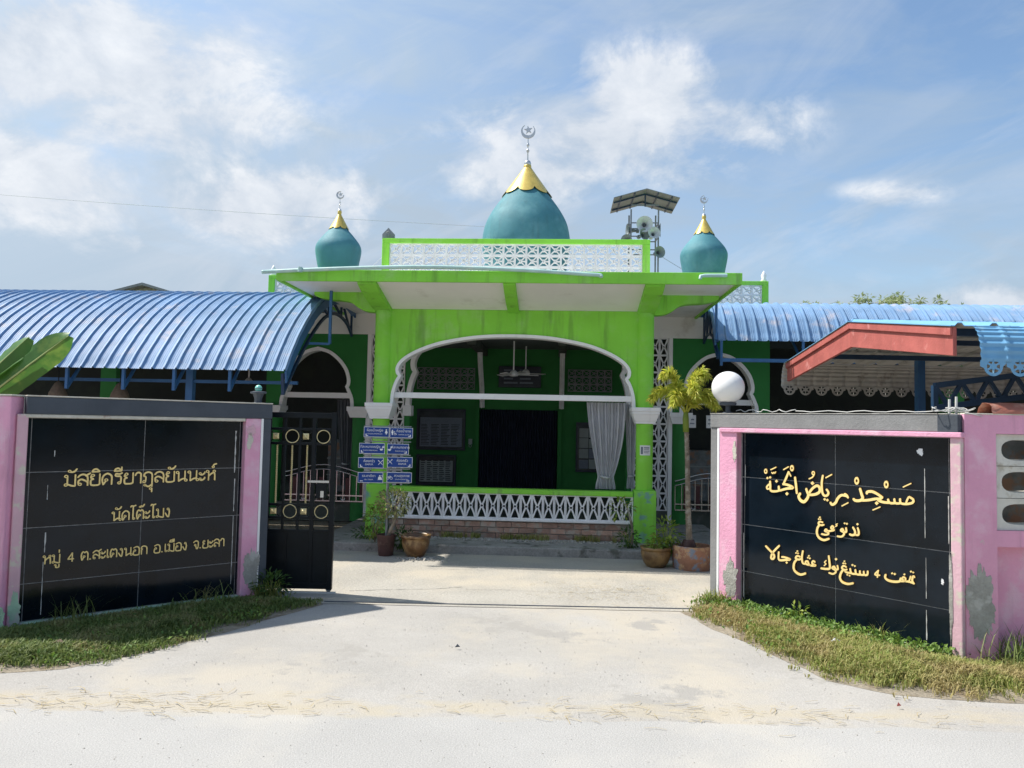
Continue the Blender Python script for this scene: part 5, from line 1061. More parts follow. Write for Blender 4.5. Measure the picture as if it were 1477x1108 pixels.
def notice(label, u0, u1, z0, z1, rows, cols, fm='dark', seed=1):
    b = bthing('notice_board', label, 'notice board', (u0 + u1) / 2, 4.26, z0)
    w = (u1 - u0) / 2; h = z1 - z0; f = MB(); t = .035
    f.box(-w, w, -.03, .03, 0, t); f.box(-w, w, -.03, .03, h - t, h); f.box(-w, -w + t, -.03, .03, t, h - t); f.box(w - t, w, -.03, .03, t, h - t); f.build('frame', fm, b)
    MB().box(-w + t, w - t, .0, .025, t, h - t).build('backing', 'board', b)
    rnd = random.Random(seed); gw = (2 * w - 2 * t - .04) / cols; gh = (h - 2 * t - .08) / rows
    for i in range(cols):
        for j in range(rows):
            x = -w + t + .02 + gw * i; z = t + .02 + gh * j
            MB().box(x + .006, x + gw - .006, -.004, -.001, z + .006, z + gh - .006 - rnd.uniform(0, .1) * gh).build('sheet', 'paper' if rnd.random() < .8 else 'ink', b)
    return b, w, h, t
def print_lines(b, x0, x1, z0, z1, n, y, m='ink', parts=1):
    rnd = random.Random(n); mb = MB()
    for k in range(n):
        z = z1 - (z1 - z0) * (k + .5) / n; hh = (z1 - z0) / n * .22
        for p in range(parts):
            a = x0 + (x1 - x0) * p / parts; bb = a + (x1 - x0) / parts * rnd.uniform(.55, .9); mb.box(a, bb, y - .001, y, z - hh, z + hh)
    mb.build('print', m, b)
b, w, h, t = notice('large framed timetable board on the back wall, left of the dark door', -2.04, -1.12, 1.09, 1.86, 1, 1, seed=2)
print_lines(b, -w + .08, w - .08, .09, h - .28, 14, -.0045, 'board', 4)
b, w, h, t = notice('smaller framed notice board below the large timetable board', -2.03, -1.28, .43, 1.0, 1, 1, seed=4)
print_lines(b, -w + .08, w - .08, .08, h - .1, 11, -.0045, 'board', 5)
notice('framed board with pinned sheets of paper, right of the dark door', .96, 1.62, .74, 1.66, 4, 3, seed=6)
tb = bthing('name_board', 'dark blue name board high on the back wall above the door', 'sign', -.11, 4.24, 2.29)
MB().box(-.40, .40, 0, .05, 0, .40).build('panel', 'dark', tb, bev=.005)
print_lines(tb, -.3, .3, .05, .36, 4, -.001, 'ink', 2)
sw = bthing('switch_box', 'pale wall switch box left of the dark door', 'switch', -1.02, 4.25, 1.15)
MB().box(-.035, .035, 0, .05, .06, .16).build('cover', 'paper', sw, bev=.004); MB().torus((0, 0, .03), .025, .006, (0, 1, 0), 14, 5).build('cord_loop', 'paper', sw)
def fan(u, v, zc, z, label, r=.42):
    f = bthing('ceiling_fan', label, 'fan', u, v, z)
    MB().bar((0, 0, .06), (0, 0, zc - z), .022).build('rod', 'white', f)
    MB().lathe([(.03, .08), (.05, .06), (.075, .03), (.08, 0), (.07, -.02), (.02, -.03)], (0, 0, 0), 20).build('motor', 'white', f, True, 50)
    for k in range(3):
        a = .15 + k * 2 * PI / 3; d = Vector((math.cos(a), math.sin(a), 0)); n = Vector((-d.y, d.x, 0))
        p = [d * .07 - n * .03, d * .07 + n * .03, d * r + n * .06 + Vector((0, 0, .012)), d * r - n * .06 - Vector((0, 0, .012))]
        MB().add([*p, *[q + Vector((0, 0, .008)) for q in p]], [(3, 2, 1, 0), (4, 5, 6, 7), (0, 1, 5, 4), (1, 2, 6, 5), (2, 3, 7, 6), (3, 0, 4, 7)]).build('blade', 'white', f)
fan(-.15, 2.9, 3.02, 2.44, 'white ceiling fan on a long rod, the nearer of two seen through the porch arch')
fan(.02, 3.75, 3.02, 2.52, 'smaller looking white ceiling fan farther back behind the nearer fan', .36)
fan(-5.3, 4.2, 3.3, 2.3, 'dim ceiling fan in the dark hall under the left awning')
pp = bthing('paper_notice', 'small printed notice taped to the right porch column', 'notice', 1.755, .05, 1.23)
mb = MB(); n = 12
for i in range(n + 1):
    a = -PI / 2 - .62 + 1.24 * i / n
    mb.v += [(.1135 * math.cos(a), .1135 * math.sin(a), 0), (.1135 * math.cos(a), .1135 * math.sin(a), .13)]
for i in range(n): mb.f.append((2 * i, 2 * i + 2, 2 * i + 3, 2 * i + 1)); mb.m.append(0)
mb.build('sheet', 'paper_white', pp)
mb = MB(); o = 0
for (a0, a1, z0, z1) in ((-.5, -.25, .015, .11), (-.15, .5, .09, .105), (-.15, .45, .07, .078), (-.15, .5, .05, .058), (-.15, .4, .03, .038)):
    k = 6; o = len(mb.v)
    for i in range(k + 1):
        a = -PI / 2 + a0 + (a1 - a0) * i / k; mb.v += [(.1142 * math.cos(a), .1142 * math.sin(a), z0), (.1142 * math.cos(a), .1142 * math.sin(a), z1)]
    for i in range(k): mb.f.append((o + 2 * i, o + 2 * i + 2, o + 2 * i + 3, o + 2 * i + 1)); mb.m.append(0)
mb.build('print', 'ink', pp)
# stainless railings across the side arches
def railing(label, u0, u1, v, zb):
    g = bthing('railing', label, 'railing', (u0 + u1) / 2, v, zb); w = (u1 - u0) / 2
    arc = lambda e: [(-w + 2 * w * i / 16, 0, .40 + e + .13 * math.sin(PI * i / 16) ** 1.2) for i in range(17)]
    MB().tube(arc(.07), .012, 7).build('top_rail', 'steel', g, True); MB().tube(arc(-.0), .010, 7).build('mid_rail', 'steel', g, True)
    MB().bar((-w, 0, .03), (w, 0, .03), .018).build('bottom_rail', 'steel', g); MB().bar((-w, 0, .12), (w, 0, .12), .018).build('bottom_rail', 'steel', g)
    n = int(2 * w / .10)
    for i in range(n + 1):
        x = -w + 2 * w * i / n; MB().bar((x, 0, .03), (x, 0, .40 + .13 * math.sin(PI * (x + w) / (2 * w)) ** 1.2), .010).build('baluster', 'steel', g)
    for x in (-w * .5, w * .5): MB().torus((x, 0, .075), .03, .006, (0, 1, 0), 16, 5).build('ring', 'steel', g)
    me = MB().box(-.03, .03, .03, .04, .05, .40).mesh('slat', 'slat')
    for i in range(n): 
        if i % 2: inst('slat', me, g, (-w + 2 * w * (i + .5) / n, 0, 0))
M['slat'] = mat('dull_maroon_slat', (0.10, 0.035, 0.035), 0.7, 0.2, 8)
railing('stainless steel railing with arched top across the right side arch', 2.44, 3.56, 1.9, .30)
railing('stainless steel railing with arched top across the left side arch, behind the gate', -3.72, -2.44, 1.9, .30)
# dim furniture seen inside the halls
for i, (u, v, w, h, lab) in enumerate(((-3.35, 4.0, .5, .95, 'dim low cabinet standing inside the left side arch'), (3.2, 4.0, .5, .9, 'dim low cabinet standing inside the right side arch'))):
    cb = bthing('cabinet', lab, 'cabinet', u, v, .30)
    MB().box(-w / 2, w / 2, -.18, .18, 0, h).build('body', 'clutter', cb, bev=.008)
    for z in (.3, .6): MB().box(-w / 2 - .01, w / 2 + .01, -.195, -.18, z, z + .02).build('shelf_edge', 'paper', cb)
for u, lab in ((2.72, 'left of the two white loud notices hanging in the right side arch'), (3.0, 'right of the two white notices hanging in the right side arch')):
    hs = bthing('hanging_notice', lab.replace('loud ', ''), 'notice', u, 2.06, 1.60)
    MB().box(-.06, .06, 0, .012, 0, .20).build('card', 'paper_white', hs); MB().box(-.035, .035, -.003, 0, .06, .075).build('print', 'ink', hs); MB().box(-.03, .03, -.003, 0, .12, .14).build('print', 'ink', hs)
    MB().bar((0, .006, .20), (0, .006, .37), .004).build('string', 'wire', hs)
for x, lab in ((-5.72, 'tan woven hanging lampshade nearer the banana leaves'), (-4.94, 'tan woven hanging lampshade farther from the banana leaves')):
    ls = thing('hanging_lampshade', lab, 'lampshade', (x, 9.7, 1.79))
    MB().lathe([(.115, 0), (.12, .02), (.10, .10), (.045, .21), (.012, .24)], (0, 0, 0), 24).build('shade', 'tan', ls, True, 50)
    MB().bar((0, 0, .23), (0, 0, .60), .008).build('cord', 'black', ls)

# ================================================================ direction signs
def text_mesh(s, size, m, parent, x, y, z, align='LEFT'):
    c = bpy.data.curves.new('txt', 'FONT'); c.body = s; c.size = size; c.align_x = align; c.resolution_u = 3
    o = bpy.data.objects.new('txt', c); col.objects.link(o); bpy.context.view_layer.update()
    me = bpy.data.meshes.new_from_object(o.evaluated_get(bpy.context.evaluated_depsgraph_get()))
    bpy.data.objects.remove(o); bpy.data.curves.remove(c)
    me.materials.clear(); me.materials.append(M[m]); me.name = 'lettering'
    q = bpy.data.objects.new('lettering', me); col.objects.link(q); q.parent = parent; q.location = (x, y, z); q.rotation_euler = (PI / 2, 0, 0); return q
SP = thing('sign_post', 'slim grey steel pole carrying the blue direction signs', 'post', (-1.475, 9.34, 0))
MB().tube([(0, 0, .12), (0, 0, 1.56)], .017, 10).build('pole', 'grey_metal', SP, True, 60)
for z in (1.545, 1.40, 1.36, 1.2, 1.175, 1.035, .995, .865): MB().bar((-.30, -.018, z), (.27, -.018, z), .012).build('carrier_rail', 'grey_metal', SP)
def icon(kind, p, x, z, s):
    mb = MB(); y0, y1 = -.0065, -.004
    def poly(P): mb.prism([(x + a * s, z + b * s) for a, b in P], y0, y1)
    def circ(cx, cz, r, n=12): poly([(cx + r * math.cos(2 * PI * k / n), cz + r * math.sin(2 * PI * k / n)) for k in range(n)])
    def ring(cx, cz, r, t): mb.torus((x + cx * s, -.005, z + cz * s), r * s, t * s, (0, 1, 0), 16, 5)
    def ln(a, b, w): mb.bar((x + a[0] * s, -.0052, z + a[1] * s), (x + b[0] * s, -.0052, z + b[1] * s), .003, w * s)
    if kind == 'woman': circ(0, .86, .13); poly([(-.12, .7), (.12, .7), (.28, .25), (.1, .25), (.09, 0), (-.09, 0), (-.1, .25), (-.28, .25)])
    if kind == 'man': circ(0, .86, .13); poly([(-.2, .7), (.2, .7), (.2, .35), (.11, .35), (.1, 0), (-.1, 0), (-.11, .35), (-.2, .35)])
    if kind == 'wheel': circ(-.1, .7, .1); ln((-.1, .6), (-.05, .3), .1); ln((-.05, .3), (.2, .3), .1); ln((.2, .3), (.32, .05), .1); ring(-.02, .2, .2, .04)
    if kind == 'wash': poly([(-.4, .4), (.3, .4), (.1, .08), (-.2, .08)]); ln((.05, .5), (.35, .75), .12); ring(.3, .75, .14, .05)
    if kind == 'fork': ln((-.4, .1), (.4, .9), .09); ln((.4, .1), (-.4, .9), .09); circ(.36, .88, .1); poly([(-.48, .8), (-.36, .98), (-.26, .84), (-.38, .74)])
    if kind == 'pupil': circ(-.05, .78, .14); poly([(-.3, .6), (.2, .6), (.45, .05), (-.4, .05)]); ln((.2, .9), (.42, .7), .06); ln((.42, .95), (.42, .55), .07)
    if kind == 'bike': ring(-.32, .28, .24, .035); ring(.32, .28, .24, .035); ln((-.32, .28), (-.1, .65), .06); ln((-.1, .65), (.22, .65), .06); ln((.22, .65), (.32, .28), .06); ln((-.1, .65), (.02, .28), .06); ln((.02, .28), (.22, .65), .06); ln((-.32, .28), (.02, .28), .05)
    mb.build('pictogram', 'sign_white', p)
def arrow(kind, p, x, z, s):
    P = {'ul': [(0, .95), (.28, .6), (.15, .6), (.15, .3), (.75, .3), (.75, 0), (-.15, 0), (-.15, .6), (-.28, .6)], 'l': [(-.1, .3), (.25, .58), (.25, .42), (1.1, .42), (1.1, .18), (.25, .18), (.25, .02)]}
    Q = P['ul'] if 'u' in kind else P['l']; f = 1 if kind[-1] == 'l' else -1
    MB().prism([(x + f * a * s, z + b * s) for a, b in Q], -.0065, -.004).build('arrow', 'sign_white', p)
SIGNS = [  # x0, x1, z0, z1, Thai, Malay, pictogram, arrow, side, label
 (-1.775, -1.468, 1.412, 1.535, 'ห้องน้ำหญิง', 'TANDAS PEREMPUAN', 'woman', 'ul', -1, 'blue sign with a woman pictogram, top left on the pole'),
 (-1.462, -1.185, 1.408, 1.530, 'ห้องน้ำชาย', 'TANDAS LELAKI', 'man', 'ur', 1, 'blue sign with man and wheelchair pictograms, top right on the pole'),
 (-1.825, -1.518, 1.212, 1.338, 'ที่ละหมาดหญิง', 'RUANG PEREMPUAN', 'wash', 'ul', -1, 'blue sign with a washing pictogram, second from top on the left'),
 (-1.488, -1.228, 1.210, 1.336, 'ที่ละหมาดชาย', 'RUANG LELAKI', 'wash', 'ur', 1, 'blue sign with a washing pictogram, second from top on the right'),
 (-1.832, -1.528, 1.040, 1.165, 'ห้องครัว', 'DAPUR', 'fork', 'ul', -1, 'blue DAPUR sign with crossed cutlery, left of the pole'),
 (-1.482, -1.180, 1.052, 1.178, 'ห้องครัว', 'DAPUR', 'fork', 'ur', 1, 'blue DAPUR sign with crossed cutlery, right of the pole'),
 (-1.832, -1.528, .862, .988, 'รร.ตาดีกา', 'SEK. TADIKA', 'pupil', 'l', -1, 'blue sign with a pupil pictogram, bottom left on the pole'),
 (-1.482, -1.184, .872, .994, 'สวนสุขภาพ', 'JALAN KESIHATAN', 'bike', 'r', 1, 'blue sign with a bicycle pictogram, bottom right on the pole')]
for (x0, x1, z0, z1, th_, ms, ic, arw, sd, lab) in SIGNS:
    s = thing('direction_sign', lab, 'sign', ((x0 + x1) / 2, 9.305, z0), group='blue direction signs'); w = (x1 - x0) / 2; h = z1 - z0
    MB().box(-w, w, -.002, .004, 0, h).build('plate', 'sign_white', s); MB().box(-w + .005, w - .005, -.004, -.0021, .005, h - .005).build('face', 'sign_blue', s)
    cx = -.012 * 0 + (-.02 if sd < 0 else .03)
    text_mesh(th_, .042, 'sign_white', s, cx, -.0055, h * .56, 'CENTER'); text_mesh(ms, .030 if len(ms) < 8 else .0185, 'sign_white', s, cx, -.0055, h * .27, 'CENTER')
    ix = (w - .036) if sd < 0 else (-w + .032); icon(ic, s, ix, h * .28, h * .52)
    if ic == 'man': icon('wheel', s, ix + .032, h * .28, h * .46)
    arrow(arw, s, (-w + .028) if sd < 0 else (w - .028), h * .10, .032)

# ================================================================ pots and plants
def leafcloud(mb, pts, rnd, size, droop=.3, fold=.25, ln=2.4):
    """one folded leaf at every point; each point = (position, outward direction)"""
    for p, d in pts:
        d = (Vector(d).normalized() + Vector((rnd.uniform(-.5, .5), rnd.uniform(-.5, .5), rnd.uniform(-.4, .3) - droop * .4))).normalized()
        sd = d.cross(Vector((0, 0, 1))); sd = sd.normalized() if sd.length > .05 else Vector((1, 0, 0)); nn = sd.cross(d)
        a = rnd.uniform(-.7, .7); sd = sd * math.cos(a) + nn * math.sin(a); nn = sd.cross(d)
        L_ = size * rnd.uniform(.65, 1.25); w = L_ / ln; p = Vector(p)
        m1 = p + d * L_ * .45; tip = p + d * L_ - nn * L_ * droop * .35
        mb.add([p, m1 + sd * w * .5 - nn * w * fold * -1, tip, m1 - sd * w * .5 + nn * w * fold, m1], [(0, 1, 4), (1, 2, 4), (4, 2, 3), (0, 4, 3)])
def shell_pts(c, rad, n, rnd, inner=.35):
    o = []
    for _ in range(n):
        d = Vector((rnd.gauss(0, 1), rnd.gauss(0, 1), rnd.gauss(0, 1))).normalized(); t = rnd.uniform(inner, 1.0) ** .6
        o.append((Vector(c) + Vector((d.x * rad[0], d.y * rad[1], d.z * rad[2])) * t, d))
    return o
rnd = random.Random(21)
def pot(name, label, loc, prof, m, wob=0.0, soil=None, petals=0):
    p = thing(name, label, 'pot', loc)
    b = MB().lathe(prof, (0, 0, 0), 36, wob=wob).build('body', m, p, True, 45)
    if petals:
        q = MB(); rim = max(r for r, z in prof); zt = max(z for r, z in prof)
        for i in range(petals * 4):
            a = 2 * PI * i / (petals * 4); q.v += [(rim * .99 * math.cos(a), rim * .99 * math.sin(a), zt - .035), (rim * 1.05 * math.cos(a), rim * 1.05 * math.sin(a), zt + .010 * abs(math.sin(a * petals / 2))), (rim * .92 * math.cos(a), rim * .92 * math.sin(a), zt + .008 * abs(math.sin(a * petals / 2))), (rim * .90 * math.cos(a), rim * .90 * math.sin(a), zt - .03)]
        n = petals * 4
        for i in range(n):
            for j in range(4): q.f.append((4 * i + j, 4 * ((i + 1) % n) + j, 4 * ((i + 1) % n) + (j + 1) % 4, 4 * i + (j + 1) % 4)); q.m.append(0)
        q.build('rim', m, p, True)
    if soil: MB().lathe([(.005, soil[1] - .03), (soil[0], soil[1] - .03), (soil[0], soil[1]), (soil[0] * .5, soil[1] + .012), (.003, soil[1] + .015)], (0, 0, 0), 24).build('soil', 'soil', p, True)
    return p
pot('bucket_pot', 'dark maroon bucket pot with a crooked shrub beside the sign pole', (-1.475, 9.33, 0), [(.085, 0), (.09, .01), (.108, .22), (.115, .235), (.115, .25), (.104, .25), (.1, .2)], 'bucket', .01, (.098, .20))
pot('glazed_pot', 'empty wide brown glazed pot with scalloped rim left of the porch', (-1.11, 9.27, 0), [(.09, 0), (.10, .01), (.125, .05), (.155, .12), (.168, .18), (.16, .215), (.172, .235), (.178, .25), (.165, .255), (.15, .23), (.145, .17), (.09, .1)], 'glaze', 0, (.14, .14), 9)
pot('glazed_pot', 'ochre brown round glazed pot with leafy plant right of the porch', (1.69, 8.93, 0), [(.095, 0), (.105, .01), (.14, .05), (.165, .12), (.172, .17), (.16, .20), (.165, .215), (.17, .225), (.155, .225), (.145, .2), (.14, .15)], 'glaze2', .005, (.14, .18), 10)
pot('ring_planter', 'paint daubed concrete ring planter holding the small palm', (2.10, 8.88, 0), [(.215, 0), (.222, .02), (.226, .13), (.224, .245), (.218, .262), (.195, .262), (.19, .2)], 'ring', .006, (.19, .215))
# crooked shrub
S = thing('potted_shrub', 'crooked variegated shrub leaning out of the maroon bucket pot', 'shrub', (-1.46, 9.30, .18))
MB().tube(smooth_pts([(0, .02, 0), (.03, 0, .10), (.08, -.02, .22), (.10, 0, .33), (.08, .01, .42)], 4), [.026, .025, .024, .023, .022, .022, .021, .02, .02, .019, .018, .017, .016, .015, .014, .012, .01][:17], 9).build('trunk', 'bark', S, True)
br = MB()
for k in range(14):
    a = rnd.uniform(0, 2 * PI); p0 = Vector((.09, 0, rnd.uniform(.28, .42))); p1 = Vector((.06 + .17 * math.cos(a), .15 * math.sin(a), rnd.uniform(.33, .60))); br.tube([p0, p0.lerp(p1, .5) + Vector((0, 0, .03)), p1], .005, 5)
br.build('branches', 'bark', S)
mb = MB(); leafcloud(mb, shell_pts((.06, 0, .45), (.21, .18, .17), 620, rnd), rnd, .045); leafcloud(mb, shell_pts((-.12, 0, .28), (.08, .08, .12), 90, rnd), rnd, .045); mb.build('leaves', 'shrub_leaf', S)
S = thing('yellow_bush', 'small yellow green bush behind the maroon bucket pot', 'shrub', (-1.66, 9.62, .1))
mb = MB(); leafcloud(mb, shell_pts((0, 0, .28), (.12, .12, .22), 230, rnd), rnd, .06); mb.build('leaves', 'lime_leaf', S)
mb = MB()
for k in range(6): a = k * 1.05; mb.tube([(0, 0, 0), (.07 * math.cos(a), .07 * math.sin(a), .35)], .005, 5)
mb.build('stems', 'bark', S)
def weed(name, label, loc, rad, n, size, m, cat='plant'):
    w = thing(name, label, cat, loc); mb = MB(); leafcloud(mb, shell_pts((0, 0, rad[2] * .7), rad, n, rnd, .2), rnd, size, .3); mb.build('leaves', m, w)
    st = MB()
    for k in range(7): a = k * .9; st.tube([(0, 0, -.02), (.5 * rad[0] * math.cos(a), .5 * rad[1] * math.sin(a), rad[2] * 1.1)], .004, 5)
    st.build('stems', 'lime_leaf', w); return w
weed('weed_clump', 'green weed clump between the bucket pot and the empty pot', (-1.30, 9.50, .1), (.14, .12, .12), 160, .06, 'dark_leaf')
weed('weed_clump', 'dark trailing weeds on the pavement left of the bucket pot', (-1.80, 9.95, .1), (.20, .12, .09), 170, .055, 'dark_leaf')
weed('pot_plant', 'leafy yellow green plant growing in the ochre pot', (1.70, 8.93, .19), (.13, .13, .08), 190, .05, 'lime_leaf')
S = weed('pot_plant', 'taller sprig with pale drooping leaves between ochre pot and ring planter', (1.83, 8.98, .22), (.15, .12, .20), 170, .075, 'lime_leaf')
S = weed('corner_shrub', 'thin shrub with pale stem growing by the right porch pedestal', (1.48, 9.62, .1), (.13, .11, .16), 190, .055, 'dark_leaf')
MB().tube(smooth_pts([(.03, 0, 0), (.05, 0, .18), (.02, .0, .36), (-.04, 0, .55)], 4), [.022] * 5 + [.016] * 4 + [.01] * 4, 7).build('trunk', 'bark', S, True)
mb = MB(); leafcloud(mb, shell_pts((-.10, -.02, .48), (.16, .08, .13), 70, rnd), rnd, .06); mb.build('pale_leaves', 'lime_leaf', S)
# palm
PM = thing('palm_tree', 'slender young palm with yellow green bushy fronds in the ring planter', 'palm', (2.06, 8.9, .20))
tr = [(0, 0, 0), (.0, 0, .05), (.005, 0, .16), (-.01, 0, .5), (-.02, 0, .95), (-.035, 0, 1.35), (-.045, 0, 1.56)]
MB().tube(smooth_pts(tr, 3), [.062, .058, .052, .048, .044, .041, .038, .035, .033, .031, .030, .029, .028, .027, .026, .026, .025, .022, .018], 12).build('trunk', 'bark', PM, True)
rg = MB()
for i in range(16): z = .2 + i * .075; rg.torus((-.02 * z, 0, z), .043 - .013 * z, .003, (0, 0, 1), 16, 4)
rg.build('trunk_rings', 'bark', PM, True)
MB().lathe([(.085, -.02), (.09, .02), (.07, .10), (.064, .12)], (0, 0, 0), 14).build('root_boss', 'bucket', PM, True)
MB().tube([(-.04, 0, 1.35), (-.045, 0, 1.5), (-.04, 0, 1.66)], [.034, .036, .016], 10).build('crownshaft', 'lime_leaf', PM, True)
for (dx, dy, rise, ln_, drp) in ((-.30, -.1, .52, .62, .10), (-.42, .0, .34, .58, .22), (.24, -.05, .54, .62, .10), (.38, .05, .28, .60, .24), (.05, -.30, .40, .5, .25), (-.1, .30, .42, .5, .2), (.12, -.14, .46, .5, .08), (-.2, -.24, .30, .46, .25), (.28, -.2, .30, .46, .25)):
    base = Vector((-.045, 0, 1.55)); mb = MB(); P = []
    for i in range(15):
        t = i / 14; P.append(base + Vector((dx * t, dy * t, rise * math.sin(t * PI * .62) * 1.0 - drp * t ** 3 * .75)))
    fr = MB().tube(P, [.011 * (1 - .8 * i / 14) for i in range(15)], 6).build('frond', 'palm_leaf', PM, True)
    for i in range(3, 15):
        d = (P[min(14, i + 1)] - P[i - 1]).normalized()
        for k in range(30):
            a = rnd.uniform(0, 2 * PI); sd = d.cross(Vector((0, 0, 1))).normalized(); nn = sd.cross(d)
            o = (sd * math.cos(a) + nn * math.sin(a) + d * rnd.uniform(.5, 1.0)).normalized(); L_ = (.135 if i < 11 else .11) * rnd.uniform(.7, 1.15) * (.6 + .4 * math.sin(PI * i / 15))
            p = P[i - 1].lerp(P[i], rnd.random()); wv = o.cross(Vector((rnd.uniform(-1, 1), rnd.uniform(-1, 1), rnd.uniform(-1, 1)))).normalized() * .0055
            m1 = p + o * L_ * .55; tip = p + o * L_ - Vector((0, 0, L_ * .28))
            mb.add([p - wv, p + wv, m1 + wv, m1 - wv, tip], [(0, 1, 2, 3), (3, 2, 4)])
    mb.build('leaflets', 'palm_leaf', fr)
# banana leaves above the left wall
BN = thing('banana_plant', 'banana plant with broad leaves reaching over the left wall', 'banana plant', (-5.05, 6.85, 0))
MB().tube([(-.1, 0, 0), (-.05, 0, .8), (0, 0, 1.45)], [.09, .08, .05], 12).build('stem', 'banana', BN, True)
def banana(base, tip, width, sag, roll, folds):
    base = Vector(base); tip = Vector(tip); n = 30; k = 10; mb = MB(); rib = []
    ax = (tip - base); d = ax.normalized(); sd = d.cross(Vector((0, -1, 0))).normalized()
    sd = (Matrix.Rotation(roll, 3, d) @ sd).normalized(); nn = sd.cross(d)
    for i in range(n + 1):
        t = i / n; c = base + ax * t + Vector((0, 0, -sag * t * t + sag * .6 * t)); rib.append(c - nn * .004)
        w = width * (min(1, t * 3.2) ** .6) * (1 - max(0, (t - .82) / .18) ** 2.2 * .78)
        for j in range(-k, k + 1):
            q = j / k; p = c + sd * w * q + nn * (-.055 * abs(q) + .006 * math.sin(t * 60 + q * 5) * abs(q)) 
            if folds and q < -.75 and .25 < t < .75: p += nn * .07 * (-q - .75) / .25 * math.sin((t - .25) / .5 * PI) + sd * .05 * (-q - .75) / .25
            mb.v.append(tuple(p))
    W_ = 2 * k + 1
    for i in range(n):
        for j in range(2 * k): a = i * W_ + j; mb.f.append((a, a + 1, a + W_ + 1, a + W_)); mb.m.append(0)
    lf = mb.build('leaf', 'banana', BN, True); MB().tube(rib, [.013 * (1 - .75 * i / n) for i in range(n + 1)], 7).build('midrib', 'banana_rib', lf, True)
banana((.0, -.02, 1.42), (1.22, -.25, 2.30), .128, .04, .15, True)
banana((-.05, 0, 1.5), (.78, -.1, 2.30), .12, .05, -.35, False)
banana((-.02, .1, 1.4), (-.7, .2, 2.5), .13, .1, .3, False)

# ================================================================ grass and litter
def inside(p, poly):
    x, y = p; c = False; n = len(poly)
    for i in range(n):
        (x1, y1), (x2, y2) = poly[i], poly[(i + 1) % n]
        if (y1 > y) != (y2 > y) and x < (x2 - x1) * (y - y1) / (y2 - y1) + x1: c = not c
    return c
def edge_dist(p, poly):
    P = Vector((*p, 0)); b = 9
    for i in range(len(poly)):
        a = Vector((*poly[i], 0)); c = Vector((*poly[(i + 1) % len(poly)], 0)); d = c - a; t = max(0, min(1, (P - a).dot(d) / d.length_squared)); b = min(b, (P - a - d * t).length)
    return b
def blades(mb, x, y, n, h, spread, rnd, wd=.004):
    for _ in range(n):
        a = rnd.uniform(0, 2 * PI); l = rnd.uniform(.25, .95); hh = h * rnd.uniform(.5, 1.2); bx = x + rnd.gauss(0, spread); by = y + rnd.gauss(0, spread)
        d = Vector((math.cos(a), math.sin(a), 0)); s = Vector((-d.y, d.x, 0)) * wd * rnd.uniform(.6, 1.3); p = Vector((bx, by, .004))
        m1 = p + d * hh * l * .35 + Vector((0, 0, hh * .62)); t = p + d * hh * l + Vector((0, 0, hh * (1.0 - .35 * l)))
        mb.add([p - s, p + s, m1 + s * .8, m1 - s * .8, t], [(0, 1, 2, 3), (3, 2, 4)])
def lawn(name, poly, bb, n, per, h, m, label, cat, seed, dens=lambda p, e: 1.0, hf=lambda p, e: 1.0):
    rnd = random.Random(seed); mb = MB(); k = 0; tries = 0
    while k < n and tries < n * 12:
        tries += 1
        p = (rnd.uniform(bb[0], bb[1]), rnd.uniform(bb[2], bb[3]))
        e = edge_dist(p, poly)
        if not inside(p, poly):
            if e > .10 or rnd.random() > .25: continue
            e = 0.0
        if rnd.random() > dens(p, e): continue
        blades(mb, p[0], p[1], per, h * hf(p, e), .02, rnd); k += 1
    return stuff(mb.build(name, m), label, cat)
nf = lambda p, s=1.7, o=0: noise.noise(Vector((p[0] * s + o, p[1] * s, o)))
lawn('grass_verge', VL, (-5.6, -1.55, 4.8, 7.05), 9000, 6, .062, 'grass', 'short mown green grass in front of the Thai sign wall', 'grass', 1,
     lambda p, e: max(.03, min(1, .0 + e * 3.4 + nf(p, 2.6) * .9)), lambda p, e: .55 + min(.7, e * 2.2) + .25 * nf(p, 3))
lawn('grass_verge', VR, (1.45, 6.0, 4.55, 7.25), 6600, 6, .07, 'grass_dry', 'dry yellowish grass in front of the Jawi sign wall', 'grass', 2,
     lambda p, e: max(0.02, min(1, .0 + e * 3.2 + nf(p, 2.2, 4) * .55)), lambda p, e: .5 + min(.8, e * 2.0) + .3 * nf(p, 3, 2))
# broad low weeds mixed in
def ground_leaves(name, poly, bb, n, m, label, seed, dens, size=.035, zmax=.05):
    rnd = random.Random(seed); mb = MB(); k = 0; tr_ = 0; P = []
    while k < n and tr_ < n * 20:
        tr_ += 1; p = (rnd.uniform(bb[0], bb[1]), rnd.uniform(bb[2], bb[3]))
        if not inside(p, poly) or rnd.random() > dens(p): continue
        P.append((Vector((p[0], p[1], rnd.uniform(.01, zmax))), Vector((rnd.uniform(-1, 1), rnd.uniform(-1, 1), .8)))); k += 1
    leafcloud(mb, P, rnd, size, .3, .2, 1.9); return stuff(mb.build(name, m), label, 'weeds')
ground_leaves('creeping_weeds', VR, (1.45, 3.4, 5.5, 7.2), 2600, 'weed', 'bright green creeping weeds along the foot of the Jawi sign wall', 3, lambda p: max(0, 1 - abs((p[0] - 2.02) * .79 + (p[1] - 6.93) * .613) / .28) + .03, .04, .07)
ground_leaves('creeping_weeds', VL, (-3.9, -1.6, 5.0, 7.05), 900, 'weed', 'low broad leaved weeds among the grass by the Thai sign wall', 4, lambda p: max(.05, .25 + nf(p, 2.5, 7)), .035, .05)
